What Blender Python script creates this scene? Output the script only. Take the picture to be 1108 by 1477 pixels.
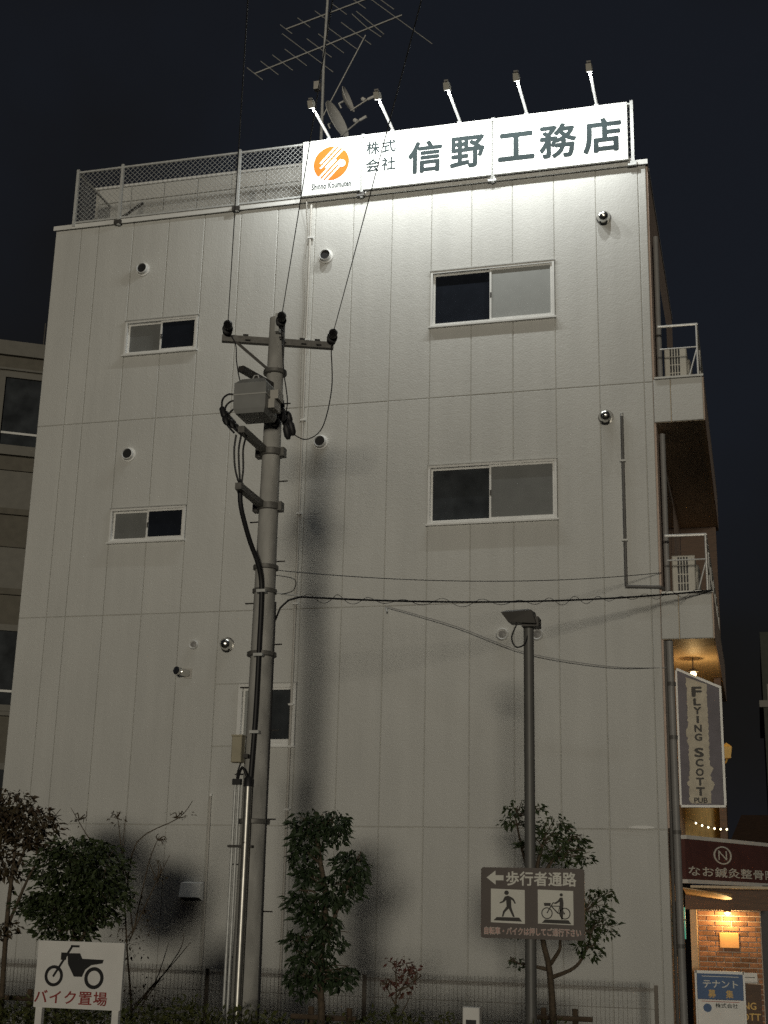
import bpy, math, random
from mathutils import Vector, Matrix
random.seed(7)
for o in list(bpy.data.objects):
    bpy.data.objects.remove(o)
sc = bpy.context.scene
C = sc.collection

# ---------------------------------------------------------------- camera
cam_d = bpy.data.cameras.new('camera')
cam = bpy.data.objects.new('camera', cam_d); C.objects.link(cam); sc.camera = cam
yaw, pitch, roll = .2686, .2766, .0235
fw = Vector((-math.sin(yaw)*math.cos(pitch), math.cos(yaw)*math.cos(pitch), math.sin(pitch)))
rt = Vector((math.cos(yaw), math.sin(yaw), 0)); up = rt.cross(fw)
r2 = math.cos(roll)*rt + math.sin(roll)*up
u2 = -math.sin(roll)*rt + math.cos(roll)*up
M = Matrix.Identity(4)
for i in range(3):
    M[i][0], M[i][1], M[i][2] = r2[i], u2[i], -fw[i]
M[0][3], M[1][3], M[2][3] = 9.62, -17.588, 1.7
cam.matrix_world = M
cam_d.sensor_fit = 'VERTICAL'; cam_d.sensor_height = 36.0
cam_d.lens = 36.0*1963.9/1477.0
cam_d.clip_start = .1; cam_d.clip_end = 3000

# ---------------------------------------------------------------- night sky and street light
SUN_EL, SUN_AZ = math.radians(1.2), (.195, -1.0)        # low town light from behind the camera
w = bpy.data.worlds.new('World'); sc.world = w; w.use_nodes = True
nt = w.node_tree; nt.nodes.clear()
out = nt.nodes.new('ShaderNodeOutputWorld')
bg = nt.nodes.new('ShaderNodeBackground'); bg.inputs[1].default_value = 1.0
sky = nt.nodes.new('ShaderNodeTexSky'); sky.sky_type = 'NISHITA'; sky.sun_disc = False
sky.sun_elevation = SUN_EL; sky.sun_rotation = math.atan2(SUN_AZ[0], SUN_AZ[1])
sm = nt.nodes.new('ShaderNodeMix'); sm.data_type = 'RGBA'; sm.blend_type = 'MULTIPLY'
sm.inputs[0].default_value = 1; sm.inputs[7].default_value = (.0006, .0006, .0006, 1)
nt.links.new(sky.outputs[0], sm.inputs[6])
tc = nt.nodes.new('ShaderNodeTexCoord')
nz = nt.nodes.new('ShaderNodeTexNoise'); nz.inputs['Scale'].default_value = 1.9; nz.inputs['Detail'].default_value = 5
nt.links.new(tc.outputs['Generated'], nz.inputs['Vector'])
cr = nt.nodes.new('ShaderNodeValToRGB')
cr.color_ramp.elements[0].position = .42; cr.color_ramp.elements[0].color = (.0060, .0057, .0057, 1)
cr.color_ramp.elements[1].position = .62; cr.color_ramp.elements[1].color = (.0080, .0095, .0135, 1)
nt.links.new(nz.outputs[0], cr.inputs[0])
ad = nt.nodes.new('ShaderNodeMix'); ad.data_type = 'RGBA'; ad.blend_type = 'ADD'; ad.inputs[0].default_value = 1
nt.links.new(sm.outputs[2], ad.inputs[6]); nt.links.new(cr.outputs[0], ad.inputs[7])
nt.links.new(ad.outputs[2], bg.inputs[0]); nt.links.new(bg.outputs[0], out.inputs[0])

sd = bpy.data.lights.new('sun', 'SUN'); sd.energy = .84; sd.angle = math.radians(6.5); sd.color = (1, .915, .745)
sun = bpy.data.objects.new('sun', sd); C.objects.link(sun)
hz = Vector((SUN_AZ[0], SUN_AZ[1], 0)).normalized()
sdir = hz*math.cos(SUN_EL) + Vector((0, 0, math.sin(SUN_EL)))
sun.rotation_euler = sdir.to_track_quat('Z', 'Y').to_euler(); sun.location = (20, -40, 12)

sc.view_settings.view_transform = 'Standard'; sc.view_settings.look = 'None'
sc.view_settings.exposure = 0; sc.view_settings.gamma = 1; sc.view_settings.use_curve_mapping = False
sc.render.engine = 'CYCLES'
sc.cycles.use_denoising = False
sc.cycles.max_bounces = 6
sc.cycles.sample_clamp_indirect = 2.0
sc.cycles.caustics_reflective = False; sc.cycles.caustics_refractive = False

# ---------------------------------------------------------------- materials
MATS = {}
def mat(name, col, rough=.6, metal=0., var=.12, scale=6., bump=0., bscale=60., emit=None, estr=0., stretch=None, spec=.5, alpha=None, trans=0.):
    m = bpy.data.materials.new(name); m.use_nodes = True; n = m.node_tree.nodes; l = m.node_tree.links
    b = n['Principled BSDF']
    b.inputs['Roughness'].default_value = rough; b.inputs['Metallic'].default_value = metal
    b.inputs['Specular IOR Level'].default_value = spec
    b.inputs['Transmission Weight'].default_value = trans
    g = n.new('ShaderNodeNewGeometry'); mp = n.new('ShaderNodeMapping')
    if stretch: mp.inputs['Scale'].default_value = stretch
    l.new(g.outputs['Position'], mp.inputs[0])
    t = n.new('ShaderNodeTexNoise'); t.inputs['Scale'].default_value = scale; t.inputs['Detail'].default_value = 4
    l.new(mp.outputs[0], t.inputs['Vector'])
    r = n.new('ShaderNodeValToRGB')
    r.color_ramp.elements[0].position = .3; r.color_ramp.elements[1].position = .72
    r.color_ramp.elements[0].color = tuple(c*(1-var) for c in col)+(1,)
    r.color_ramp.elements[1].color = tuple(min(1, c*(1+var)) for c in col)+(1,)
    l.new(t.outputs[0], r.inputs[0]); l.new(r.outputs[0], b.inputs['Base Color'])
    if bump:
        t2 = n.new('ShaderNodeTexNoise'); t2.inputs['Scale'].default_value = bscale; t2.inputs['Detail'].default_value = 3
        l.new(g.outputs['Position'], t2.inputs['Vector'])
        bp = n.new('ShaderNodeBump'); bp.inputs['Strength'].default_value = bump; bp.inputs['Distance'].default_value = .01
        l.new(t2.outputs[0], bp.inputs['Height']); l.new(bp.outputs[0], b.inputs['Normal'])
    if emit:
        b.inputs['Emission Color'].default_value = emit+(1,); b.inputs['Emission Strength'].default_value = estr
    MATS[name] = m
    return m

def wall_mat(name, col):
    m = mat(name, col, rough=.62, var=.035, scale=.9, bump=0, spec=.35)
    n = m.node_tree.nodes; l = m.node_tree.links; b = n['Principled BSDF']
    g = next(x for x in n if x.bl_idname == 'ShaderNodeNewGeometry')
    ramp = next(x for x in n if x.bl_idname == 'ShaderNodeValToRGB')
    # rain streaks
    mp = n.new('ShaderNodeMapping'); mp.inputs['Scale'].default_value = (5, 5, .5); l.new(g.outputs['Position'], mp.inputs[0])
    s = n.new('ShaderNodeTexNoise'); s.inputs['Scale'].default_value = 1.0; s.inputs['Detail'].default_value = 5; l.new(mp.outputs[0], s.inputs[0])
    sr = n.new('ShaderNodeMapRange'); sr.inputs[1].default_value = .35; sr.inputs[2].default_value = .75; sr.inputs[3].default_value = .94; sr.inputs[4].default_value = 1.02
    l.new(s.outputs[0], sr.inputs[0])
    oi = n.new('ShaderNodeObjectInfo'); orr = n.new('ShaderNodeMapRange'); orr.inputs[3].default_value = .98; orr.inputs[4].default_value = 1.02
    l.new(oi.outputs['Random'], orr.inputs[0])
    mu = n.new('ShaderNodeMath'); mu.operation = 'MULTIPLY'; l.new(sr.outputs[0], mu.inputs[0]); l.new(orr.outputs[0], mu.inputs[1])
    mx = n.new('ShaderNodeMix'); mx.data_type = 'RGBA'; mx.blend_type = 'MULTIPLY'; mx.inputs[0].default_value = 1
    l.new(ramp.outputs[0], mx.inputs[6]); l.new(mu.outputs[0], mx.inputs[7]); l.new(mx.outputs[2], b.inputs['Base Color'])
    # stippled spray coat: two scales of bump
    a = n.new('ShaderNodeTexNoise'); a.inputs['Scale'].default_value = 42; a.inputs['Detail'].default_value = 4; l.new(g.outputs['Position'], a.inputs[0])
    c = n.new('ShaderNodeTexNoise'); c.inputs['Scale'].default_value = 9; c.inputs['Detail'].default_value = 3; c.inputs['Distortion'].default_value = 1.0; l.new(g.outputs['Position'], c.inputs[0])
    am = n.new('ShaderNodeMath'); am.operation = 'MULTIPLY_ADD'; am.inputs[1].default_value = .8
    l.new(c.outputs[0], am.inputs[0]); l.new(a.outputs[0], am.inputs[2])
    bp = n.new('ShaderNodeBump'); bp.inputs['Strength'].default_value = .34; bp.inputs['Distance'].default_value = .012
    l.new(am.outputs[0], bp.inputs['Height']); l.new(bp.outputs[0], b.inputs['Normal'])
    return m

wall_mat('wall', (.60, .60, .575))
mat('joint', (.54, .53, .49), .8)
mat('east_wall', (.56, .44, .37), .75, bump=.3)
mat('alu', (.78, .78, .76), .4, .05, var=.05)
mat('alu_dull', (.5, .5, .48), .5, .4, var=.08)
mat('galv', (.60, .61, .60), .45, .2, var=.15, scale=25)
mat('conduit_steel', (.5, .49, .46), .4, .85, var=.12, scale=12)
mat('rail', (.72, .71, .68), .35, .3, var=.05)
mat('galv_dark', (.17, .165, .155), .55, .3, var=.2, scale=25)
mat('line', (.10, .10, .105), .5, var=.1)
mat('steel', (.68, .67, .64), .25, 1.0, var=.06)
mat('white_paint', (.78, .78, .76), .45, var=.03)
mat('sign_white', (.74, .75, .74), .7, var=.02, scale=3, spec=.2)
mat('letter_grey', (.026, .036, .038), .8, var=.05, spec=.12)
mat('orange', (.40, .12, .016), .8, var=.03, spec=.12)
mat('black', (.015, .015, .016), .5)
mat('cable_black', (.008, .008, .009), .6, var=.1)
mat('black_rubber', (.018, .018, .02), .55, var=.2)
mat('dark_metal', (.075, .07, .065), .5, .3)
mat('pvc', (.5, .48, .44), .5, var=.06)
mat('pipe_grey', (.27, .265, .26), .5, var=.08)
mat('pipe_dark', (.12, .115, .11), .5, var=.1)
mat('concrete', (.41, .405, .385), .85, var=.28, scale=7, bump=.35, bscale=90, stretch=(1, 1, .35))
mat('box_grey', (.27, .275, .27), .5, .1, var=.1)
mat('box_cream', (.45, .41, .30), .5, var=.1)
mat('glass_dark', (.016, .019, .026), .08, var=.1, spec=.6)
mat('glass_frost', (.17, .175, .17), .35, var=.08, scale=4, spec=.5)
mat('blind', (.30, .31, .30), .55, var=.04)
mat('post_grey', (.15, .148, .142), .5, .15, var=.1)
mat('glass_dim', (.045, .05, .055), .15, var=.4, scale=3)
mat('brown_board', (.11, .088, .078), .5, var=.06)
mat('print_cream', (.78, .77, .70), .55, var=.04)
mat('print_dark', (.035, .03, .026), .55)
mat('print_pink', (.50, .20, .17), .55)
mat('print_red', (.32, .035, .03), .55)
mat('bike_white', (.88, .87, .84), .5, var=.04)
mat('red_sign', (.125, .055, .05), .4, var=.12)
mat('blue_sign', (.012, .085, .25), .45, var=.1)
mat('slate', (.16, .145, .17), .6, var=.15, scale=5)
mat('banner_cream', (.55, .50, .40), .6, var=.15, scale=9)
mat('gold_text', (.75, .48, .12), .5)
mat('wood_brown', (.10, .055, .03), .6, var=.25, stretch=(1, 1, 8))
mat('soffit', (.60, .49, .34), .55, var=.12, stretch=(6, .6, 1))
mat('gold_wall', (.40, .28, .09), .6, var=.25, stretch=(14, 14, .6))
mat('cream_jamb', (.68, .50, .30), .6)
mat('mortar', (.62, .52, .42), .85, var=.1)
mat('brick', (.30, .155, .085), .8, var=.3, scale=14, bump=.4)
m_ = MATS['brick']; n_ = m_.node_tree.nodes; l_n = m_.node_tree.links
oi_ = n_.new('ShaderNodeObjectInfo'); hs_ = n_.new('ShaderNodeHueSaturation'); mr_ = n_.new('ShaderNodeMapRange')
mr_.inputs[3].default_value = .6; mr_.inputs[4].default_value = 1.35
rp_ = next(x for x in n_ if x.bl_idname == 'ShaderNodeValToRGB')
l_n.new(oi_.outputs['Random'], mr_.inputs[0]); l_n.new(mr_.outputs[0], hs_.inputs['Value']); l_n.new(rp_.outputs[0], hs_.inputs['Color']); l_n.new(hs_.outputs[0], n_['Principled BSDF'].inputs['Base Color'])
mat('plaque', (.75, .42, .16), .5)
mat('bulb', (1, .8, .5), .4, emit=(1, .72, .36), estr=6)
mat('bulb_small', (1, .85, .6), .4, emit=(1, .86, .55), estr=6)
mat('teal_light', (.02, .3, .22), .4, emit=(.05, .8, .55), estr=.22)
mat('led', (1, 1, 1), .4, emit=(.93, .98, 1), estr=12)
mat('window_lit', (.3, .4, .3), .4, emit=(.55, .75, .5), estr=.12)
mat('tan_wall', (.135, .124, .10), .8, var=.12, bump=.2)
mat('tan_trim', (.185, .177, .155), .7, var=.08)
mat('far_wall', (.045, .05, .04), .8, var=.15)
mat('asphalt', (.05, .05, .05), .9, var=.3, scale=30, bump=.4)
mat('soil', (.06, .045, .03), .95, var=.3)
mat('bark', (.10, .075, .05), .9, var=.35, scale=30, bump=.5)
mat('stake', (.10, .07, .045), .9, var=.3)
mat('ac_white', (.56, .54, .48), .5, var=.04)
mat('fence_brown', (.13, .11, .09), .5, .2)
def leaf_mat(name, c1, c2):
    m = mat(name, c1, .6, var=.4, scale=9)
    n = m.node_tree.nodes; r = next(x for x in n if x.bl_idname == 'ShaderNodeValToRGB')
    r.color_ramp.elements[0].color = c1+(1,); r.color_ramp.elements[1].color = c2+(1,)
leaf_mat('leaf_green', (.022, .036, .012), (.06, .085, .025))
leaf_mat('leaf_column', (.016, .032, .012), (.045, .072, .028))
leaf_mat('leaf_red', (.05, .028, .016), (.075, .06, .026))
leaf_mat('leaf_crimson', (.13, .03, .025), (.09, .05, .03))
leaf_mat('leaf_hedge', (.035, .05, .012), (.11, .115, .03))

# ---------------------------------------------------------------- mesh helpers
class MB:
    def __init__(s): s.v = []; s.f = []; s.sm = []
    def add(s, vs, fs, smooth=False):
        o = len(s.v); s.v += [tuple(v) for v in vs]; s.f += [[i+o for i in f] for f in fs]; s.sm += [smooth]*len(fs); return s
    def box(s, x0, x1, y0, y1, z0, z1):
        return s.add([(x, y, z) for z in (z0, z1) for y in (y0, y1) for x in (x0, x1)],
                     [(0, 2, 3, 1), (4, 5, 7, 6), (0, 1, 5, 4), (2, 6, 7, 3), (0, 4, 6, 2), (1, 3, 7, 5)])
    def cbox(s, x0, x1, y0, y1, z0, z1, c=.006):
        """box with a chamfered front (-y) rim"""
        v = [(x, y1, z) for x, z in ((x0, z0), (x1, z0), (x1, z1), (x0, z1))]
        v += [(x, y0+c, z) for x, z in ((x0, z0), (x1, z0), (x1, z1), (x0, z1))]
        v += [(x, y0, z) for x, z in ((x0+c, z0+c), (x1-c, z0+c), (x1-c, z1-c), (x0+c, z1-c))]
        f = [(3, 2, 1, 0), (8, 9, 10, 11)]
        for a in (0, 4):
            for i in range(4):
                j = (i+1) % 4; f.append((a+i, a+j, a+4+j, a+4+i))
        return s.add(v, f)
    def bar(s, a, b, w, h, upv=(0, 0, 1)):
        a = Vector(a); b = Vector(b); d = (b-a).normalized(); u = Vector(upv)
        if abs(d.dot(u)) > .95: u = Vector((0, 1, 0))
        r = d.cross(u).normalized(); u = r.cross(d)
        vs = [p+r*sx*w/2+u*sz*h/2 for p in (a, b) for sx, sz in ((-1, -1), (1, -1), (1, 1), (-1, 1))]
        return s.add(vs, [(0, 1, 2, 3), (7, 6, 5, 4), (0, 4, 5, 1), (1, 5, 6, 2), (2, 6, 7, 3), (3, 7, 4, 0)])
    def tube(s, pts, r, n=8, r1=None, cap=True):
        pts = [Vector(p) for p in pts]; m = len(pts); vs = []; prev = None
        for i, p in enumerate(pts):
            d = (pts[min(i+1, m-1)]-pts[max(i-1, 0)]).normalized()
            if prev is None:
                u = Vector((0, 0, 1)) if abs(d.z) < .9 else Vector((0, 1, 0))
                a = d.cross(u).normalized()
            else:
                a = (prev-d*prev.dot(d)).normalized()
            prev = a; b = d.cross(a)
            rr = r if r1 is None else r+(r1-r)*i/(m-1)
            if isinstance(r, (list, tuple)): rr = r[i]
            vs += [p+a*rr*math.cos(2*math.pi*k/n)+b*rr*math.sin(2*math.pi*k/n) for k in range(n)]
        fs = [(i*n+k, i*n+(k+1) % n, (i+1)*n+(k+1) % n, (i+1)*n+k) for i in range(m-1) for k in range(n)]
        s.add(vs, fs, True)
        if cap:
            o = len(s.v)-len(vs)
            s.f += [[o+k for k in range(n)][::-1], [o+(m-1)*n+k for k in range(n)]]; s.sm += [False, False]
        return s
    def lathe(s, c, axis, prof, n=18):
        """prof: list of (radius, distance along axis)"""
        ax = Vector(axis).normalized(); c = Vector(c)
        u = Vector((0, 0, 1)) if abs(ax.z) < .9 else Vector((1, 0, 0))
        a = ax.cross(u).normalized(); b = ax.cross(a)
        vs = []
        for r, t in prof:
            vs += [c+ax*t+a*r*math.cos(2*math.pi*k/n)+b*r*math.sin(2*math.pi*k/n) for k in range(n)]
        fs = [(i*n+k, i*n+(k+1) % n, (i+1)*n+(k+1) % n, (i+1)*n+k) for i in range(len(prof)-1) for k in range(n)]
        s.add(vs, fs, True)
        o = len(s.v)-len(vs); m = len(prof)
        if prof[0][0] > 1e-4: s.f.append([o+k for k in range(n)][::-1]); s.sm.append(False)
        if prof[-1][0] > 1e-4: s.f.append([o+(m-1)*n+k for k in range(n)]); s.sm.append(False)
        return s
    def poly(s, pts, y0, y1):
        """prism of an x-z outline between y0 (front) and y1"""
        n = len(pts)
        v = [(x, y0, z) for x, z in pts]+[(x, y1, z) for x, z in pts]
        area = sum(pts[i][0]*pts[(i+1) % n][1]-pts[(i+1) % n][0]*pts[i][1] for i in range(n))
        fr = list(range(n)); bk = list(range(2*n-1, n-1, -1))
        sides = [(i, n+i, n+(i+1) % n, (i+1) % n) for i in range(n)]
        fs = [fr, bk]+sides
        if area < 0: fs = [f[::-1] for f in fs]
        return s.add(v, fs)
    def ring(s, cx, cz, r, w, y0, y1, n=28, ex=1.0):
        v = []
        for k in range(n):
            a = 2*math.pi*k/n
            for rr in (r, r-w):
                for y in (y0, y1): v.append((cx+ex*rr*math.cos(a), y, cz+rr*math.sin(a)))
        f = []
        for k in range(n):
            a = 4*k; b = 4*((k+1) % n)
            f += [(a, b, b+2, a+2), (a+1, a+3, b+3, b+1), (a, a+1, b+1, b), (a+2, b+2, b+3, a+3)]
        return s.add(v, f)
    def build(s, name, material, parent=None, loc=None):
        me = bpy.data.meshes.new(name); me.from_pydata(s.v, [], s.f); me.update()
        me.polygons.foreach_set('use_smooth', s.sm)
        if any(s.sm):
            try: me.set_sharp_from_angle(angle=math.radians(40))
            except Exception: pass
        me.materials.append(MATS[material])
        o = bpy.data.objects.new(name, me); C.objects.link(o)
        if loc is not None: o.location = loc
        if parent is not None: o.parent = parent
        return o

def mesh_obj(name, me, parent=None, loc=(0, 0, 0)):
    o = bpy.data.objects.new(name, me); C.objects.link(o); o.location = loc
    if parent is not None: o.parent = parent
    return o
def tag(o, label=None, cat=None, group=None, kind=None):
    if label: o['label'] = label
    if cat: o['category'] = cat
    if group: o['group'] = group
    if kind: o['kind'] = kind
    return o
def thing(name, label, cat, loc=(0, 0, 0), group=None, rz=0):
    o = bpy.data.objects.new(name, None); C.objects.link(o); o.location = loc; o.rotation_euler[2] = rz
    o.empty_display_size = .2
    return tag(o, label, cat, group)
def arc(cx, cz, r, a0, a1, n=12, ex=1.0):
    return [(cx+ex*r*math.cos(a0+(a1-a0)*i/n), cz+r*math.sin(a0+(a1-a0)*i/n)) for i in range(n+1)]
def sag(a, b, s, n=24):
    a = Vector(a); b = Vector(b)
    return [a.lerp(b, i/n)-Vector((0, 0, s*4*(i/n)*(1-i/n))) for i in range(n+1)]
def smooth(pts, k=6):
    pts = [Vector(p) for p in pts]; o = []
    for i in range(len(pts)-1):
        p0 = pts[max(i-1, 0)]; p1 = pts[i]; p2 = pts[i+1]; p3 = pts[min(i+2, len(pts)-1)]
        for j in range(k):
            t = j/k
            o.append(.5*((2*p1)+(p2-p0)*t+(2*p0-5*p1+4*p2-p3)*t*t+(3*p1-p0-3*p2+p3)*t**3))
    o.append(pts[-1]); return o

def text(name, body, x0, x1, z0, z1, y, material, parent, bold=0., spacing=1.0):
    """flat lettering fitted to the box x0..x1, z0..z1, its face at y (looking along +y);
    bold strokes are the glyphs laid over themselves a little shifted, each sheet 0.15 mm apart"""
    c = bpy.data.curves.new('lettering', 'FONT'); c.body = body; c.resolution_u = 3
    c.space_character = spacing
    o = bpy.data.objects.new('lettering', c); C.objects.link(o); bpy.context.view_layer.update()
    me = bpy.data.meshes.new_from_object(o.evaluated_get(bpy.context.evaluated_depsgraph_get()))
    bpy.data.objects.remove(o); bpy.data.curves.remove(c)
    vs = [(v.co.x, v.co.y) for v in me.vertices]; fs = [list(p.vertices) for p in me.polygons]
    bpy.data.meshes.remove(me)
    ax, bx = min(v[0] for v in vs)-bold, max(v[0] for v in vs)+bold
    ay, by = min(v[1] for v in vs)-bold, max(v[1] for v in vs)+bold
    m = MB(); sh = [(0, 0)]
    if bold: sh += [(bold*math.cos(k*math.pi/4), bold*math.sin(k*math.pi/4)) for k in range(8)]
    for i, (dx, dy) in enumerate(sh):
        m.add([(x0+(u+dx-ax)/(bx-ax)*(x1-x0), y-.00015*i, z0+(v+dy-ay)/(by-ay)*(z1-z0)) for u, v in vs], fs)
    return m.build(name, material, parent)

# ---------------------------------------------------------------- ground
GZ = -.5
tag(MB().add([(-300, -200, GZ), (300, -200, GZ), (300, 400, GZ), (-300, 400, GZ)], [(0, 1, 2, 3)]).build('ground', 'asphalt'), kind='structure')
tag(MB().box(-12, 8.4, -6.2, -.25, GZ+.004, GZ+.12).build('planting_strip', 'soil'), kind='structure')

# ---------------------------------------------------------------- the building
X0, XR, XS, XB = -.756, 8.515, 8.4, 9.17
ZR, DEPTH = 11.84, 5.6
LV = [GZ+.12, 2.6, 5.54, 8.52, ZR]
bld = thing('office_building', 'white panelled four-storey building with balconies along its right side', 'building')
# openings: x0, x1, z0, z1
OPEN = [(5.4, 7.2, 9.60, 10.47), (5.4, 7.2, 6.66, 7.51), (.6, 1.8, 9.57, 10.13), (.6, 1.8, 6.62, 7.135), (2.755, 3.6, 3.655, 4.51)]
core = MB()
xs = sorted({X0+.004, XR-.004, *[v for o in OPEN for v in o[:2]]}); zs = sorted({GZ, ZR-.02, *[v for o in OPEN for v in o[2:]]})
for a, b in zip(xs, xs[1:]):
    for c, d in zip(zs, zs[1:]):
        mx, mz = (a+b)/2, (c+d)/2
        if not any(o[0] < mx < o[1] and o[2] < mz < o[3] for o in OPEN):
            core.add([(a, .017, c), (b, .017, c), (b, .017, d), (a, .017, d)], [(0, 1, 2, 3)])
core.build('joint_backing', 'joint', bld)
body = MB()
body.box(X0+.003, XR-.003, .26, DEPTH, GZ, ZR-.05)
for a in (X0+.003, XR-.103): body.box(a, a+.1, .03, .258, GZ, ZR-.05)
body.box(X0+.12, XR-.12, .03, .258, ZR-.25, ZR-.06)
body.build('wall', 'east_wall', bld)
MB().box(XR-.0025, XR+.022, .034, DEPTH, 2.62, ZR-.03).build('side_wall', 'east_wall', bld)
# panels, each its own piece
pcache = {}
def panel(x0, x1, z0, z1):
    g = .0035
    k = (round(x1-x0, 3), round(z1-z0, 3))
    if k not in pcache:
        w_, h_ = x1-x0-2*g, z1-z0-2*g
        pcache[k] = MB().cbox(-w_/2, w_/2, 0, .026, -h_/2, h_/2, .008)
        o = pcache[k].build('wall_panel', 'wall', bld); pcache[k] = o.data
        o.location = ((x0+x1)/2, 0, (z0+z1)/2)
    else:
        o = mesh_obj('wall_panel', pcache[k], bld, ((x0+x1)/2, 0, (z0+z1)/2))
    o.location.y = random.uniform(0, .0025)
cols = [X0, -.304]+[.6*i for i in range(15)]+[XR]
for a, b in zip(cols, cols[1:]):
    for c, d in zip(LV, LV[1:]):
        pcs = [(a, b, c, d)]
        for o in OPEN:
            new = []
            for (p, q, r, s) in pcs:
                if o[0] < q-.01 and o[1] > p+.01 and o[2] < s-.01 and o[3] > r+.01:
                    if r < o[2]: new.append((p, q, r, o[2]))
                    if s > o[3]: new.append((p, q, o[3], s))
                    if p < o[0]-.01: new.append((p, o[0], o[2], o[3]))
                    if q > o[1]+.01: new.append((o[1], q, o[2], o[3]))
                else: new.append((p, q, r, s))
            pcs = new
        for p in pcs: panel(*p)
# coping
MB().box(X0-.02, XR+.03, -.045, .22, ZR+.004, ZR+.045).box(X0-.02, XR+.03, -.047, -.03, ZR-.03, ZR+.003).box(XR-.19, XR+.032, .221, DEPTH, ZR+.004, ZR+.045).build('coping', 'white_paint', bld)
MB().box(X0+.01, XR-.2, .221, DEPTH-.01, ZR-.3, ZR-.25).build('roof_deck', 'joint', bld)

# windows
def window(x0, x1, z0, z1, left, right, split=.5, f=.035):
    y0, y1 = -.018, .12
    m = MB()
    m.box(x0+.004, x0+f, y0, y1, z0+.004, z1-.004); m.box(x1-f, x1-.004, y0, y1, z0+.004, z1-.004)
    m.box(x0+f, x1-f, y0+.001, y1, z1-f, z1-.004); m.box(x0+f, x1-f, y0+.001, y1, z0+.004, z0+f)
    w_ = m.build('window', 'alu', bld)
    xm = x0+(x1-x0)*split
    MB().box(x0-.02, x1+.02, -.048, -.002, z0-.022, z0+.002).build('sill', 'alu', w_)
    MB().box(x0-.01, x1+.01, -.026, -.002, z1-.002, z1+.014).build('head_flashing', 'alu_dull', w_)
    for k, (a, b, mt, yy) in enumerate(((x0+f, xm+.018, left, .055), (xm-.018, x1-f, right, .018))):
        s = MB(); t = .028; lo, hi = z0+f, z1-f
        s.box(a+.001, a+t, yy-.014, yy+.014, lo, hi); s.box(b-t, b-.001, yy-.014, yy+.014, lo, hi)
        s.box(a+t, b-t, yy-.013, yy+.013, lo, lo+t*1.2); s.box(a+t, b-t, yy-.013, yy+.013, hi-t, hi)
        sa = s.build('sash', 'alu', w_)
        p = MB().box(a+t, b-t, yy-.003, yy+.003, lo+t, hi-t).build('pane', mt, w_)
    MB().box(xm-.01, xm+.012, .001, .004, (z0+z1)/2-.05, (z0+z1)/2+.03).build('latch', 'dark_metal', w_)
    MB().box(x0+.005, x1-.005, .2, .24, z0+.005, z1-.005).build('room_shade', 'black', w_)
window(*OPEN[0], 'glass_dark', 'blind', .49)
window(*OPEN[1], 'glass_dim', 'glass_frost', .49)
window(*OPEN[2], 'glass_frost', 'glass_dark', .5)
window(*OPEN[3], 'glass_frost', 'glass_dark', .5)
window(*OPEN[4], 'blind', 'glass_dim', .5, .06)

# round pipe vents
def pipe_vent(x, z, r=.088, ln=.07, m='white_paint'):
    o = MB().lathe((x, -.002, z), (0, -1, 0), [(r*1.28, 0), (r*1.28, .012), (r, .014), (r, ln), (r*.9, ln+.008), (r*.84, ln), (r*.82, .03)]).build('vent_pipe', m, bld)
    MB().lathe((x, -.03, z), (0, -1, 0), [(r*.81, 0), (r*.81, .03)]).build('vent_grille', 'black', o)
for x, z in ((.822, 10.987), (.82, 7.969), (3.79, 10.893), (3.817, 7.966)): pipe_vent(x, z)
def hood_vent(x, z, r=.09):
    # domed stainless hood, open below
    m = MB(); n = 16; vs = []; fs = []
    R = [(1.0, 0), (1.0, .05), (.92, .085), (.7, .115), (.38, .135), (.0, .14)]
    m.lathe((x, -.002, z), (0, -1, 0), [(r*a, b) for a, b in R], 20)
    o = m.build('hood_vent', 'steel', bld)
    MB().lathe((x, -.012, z-.012), (0, -.55, -1), [(r*.62, 0), (r*.66, r*.75), (r*.6, r*.93)], 16).build('hood_mouth', 'black', o)
    MB().lathe((x, -.001, z), (0, -1, 0), [(r*1.18, 0), (r*1.16, .01)], 20).build('hood_flange', 'steel', o)
for x, z in ((7.908, 11.045), (7.872, 8.055), (2.553, 5.064)): hood_vent(x, z)
for x, z, r in ((2.051, 5.076, .06), (6.448, 5.105, .075), (6.91, 5.093, .075)):
    o = MB().lathe((x, -.002, z), (0, -1, 0), [(r*1.1, 0), (r*1.1, .025), (r*.95, .045), (r*.85, .04), (r*.72, .02)]).build('vent_cover', 'white_paint', bld)
    MB().lathe((x, -.02, z), (0, -1, 0), [(r*.7, 0), (r*.66, .012), (r*.2, .02)]).build('vent_grille', 'pipe_grey', o)
# flue pipe with square plate
o = MB().box(1.93, 2.05, -.012, -.002, 4.60, 4.74).build('flue_plate', 'pvc', bld)
MB().lathe((1.98, -.013, 4.67), (-.35, -1, .05), [(.052, 0), (.052, .16), (.045, .165), (.045, .2), (.058, .205), (.058, .225), (.03, .23)]).build('flue_pipe', 'steel', o)
# box hood low on the wall
m = MB()
m.add([(2.13, -.003, 1.86), (2.42, -.003, 1.86), (2.42, -.14, 1.84), (2.13, -.14, 1.84), (2.13, -.003, 1.60), (2.42, -.003, 1.60), (2.42, -.19, 1.66), (2.13, -.19, 1.66)],
      [(0, 1, 2, 3), (3, 2, 6, 7), (0, 3, 7, 4), (1, 5, 6, 2)])
o = m.build('box_hood', 'white_paint', bld)
MB().add([(2.14, -.01, 1.615), (2.41, -.01, 1.615), (2.41, -.18, 1.67), (2.14, -.18, 1.67)], [(0, 1, 2, 3)]).build('hood_mouth', 'black', o)
MB().box(2.11, 2.44, -.02, -.002, 1.575, 1.605).build('drip_edge', 'alu_dull', o)
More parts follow.
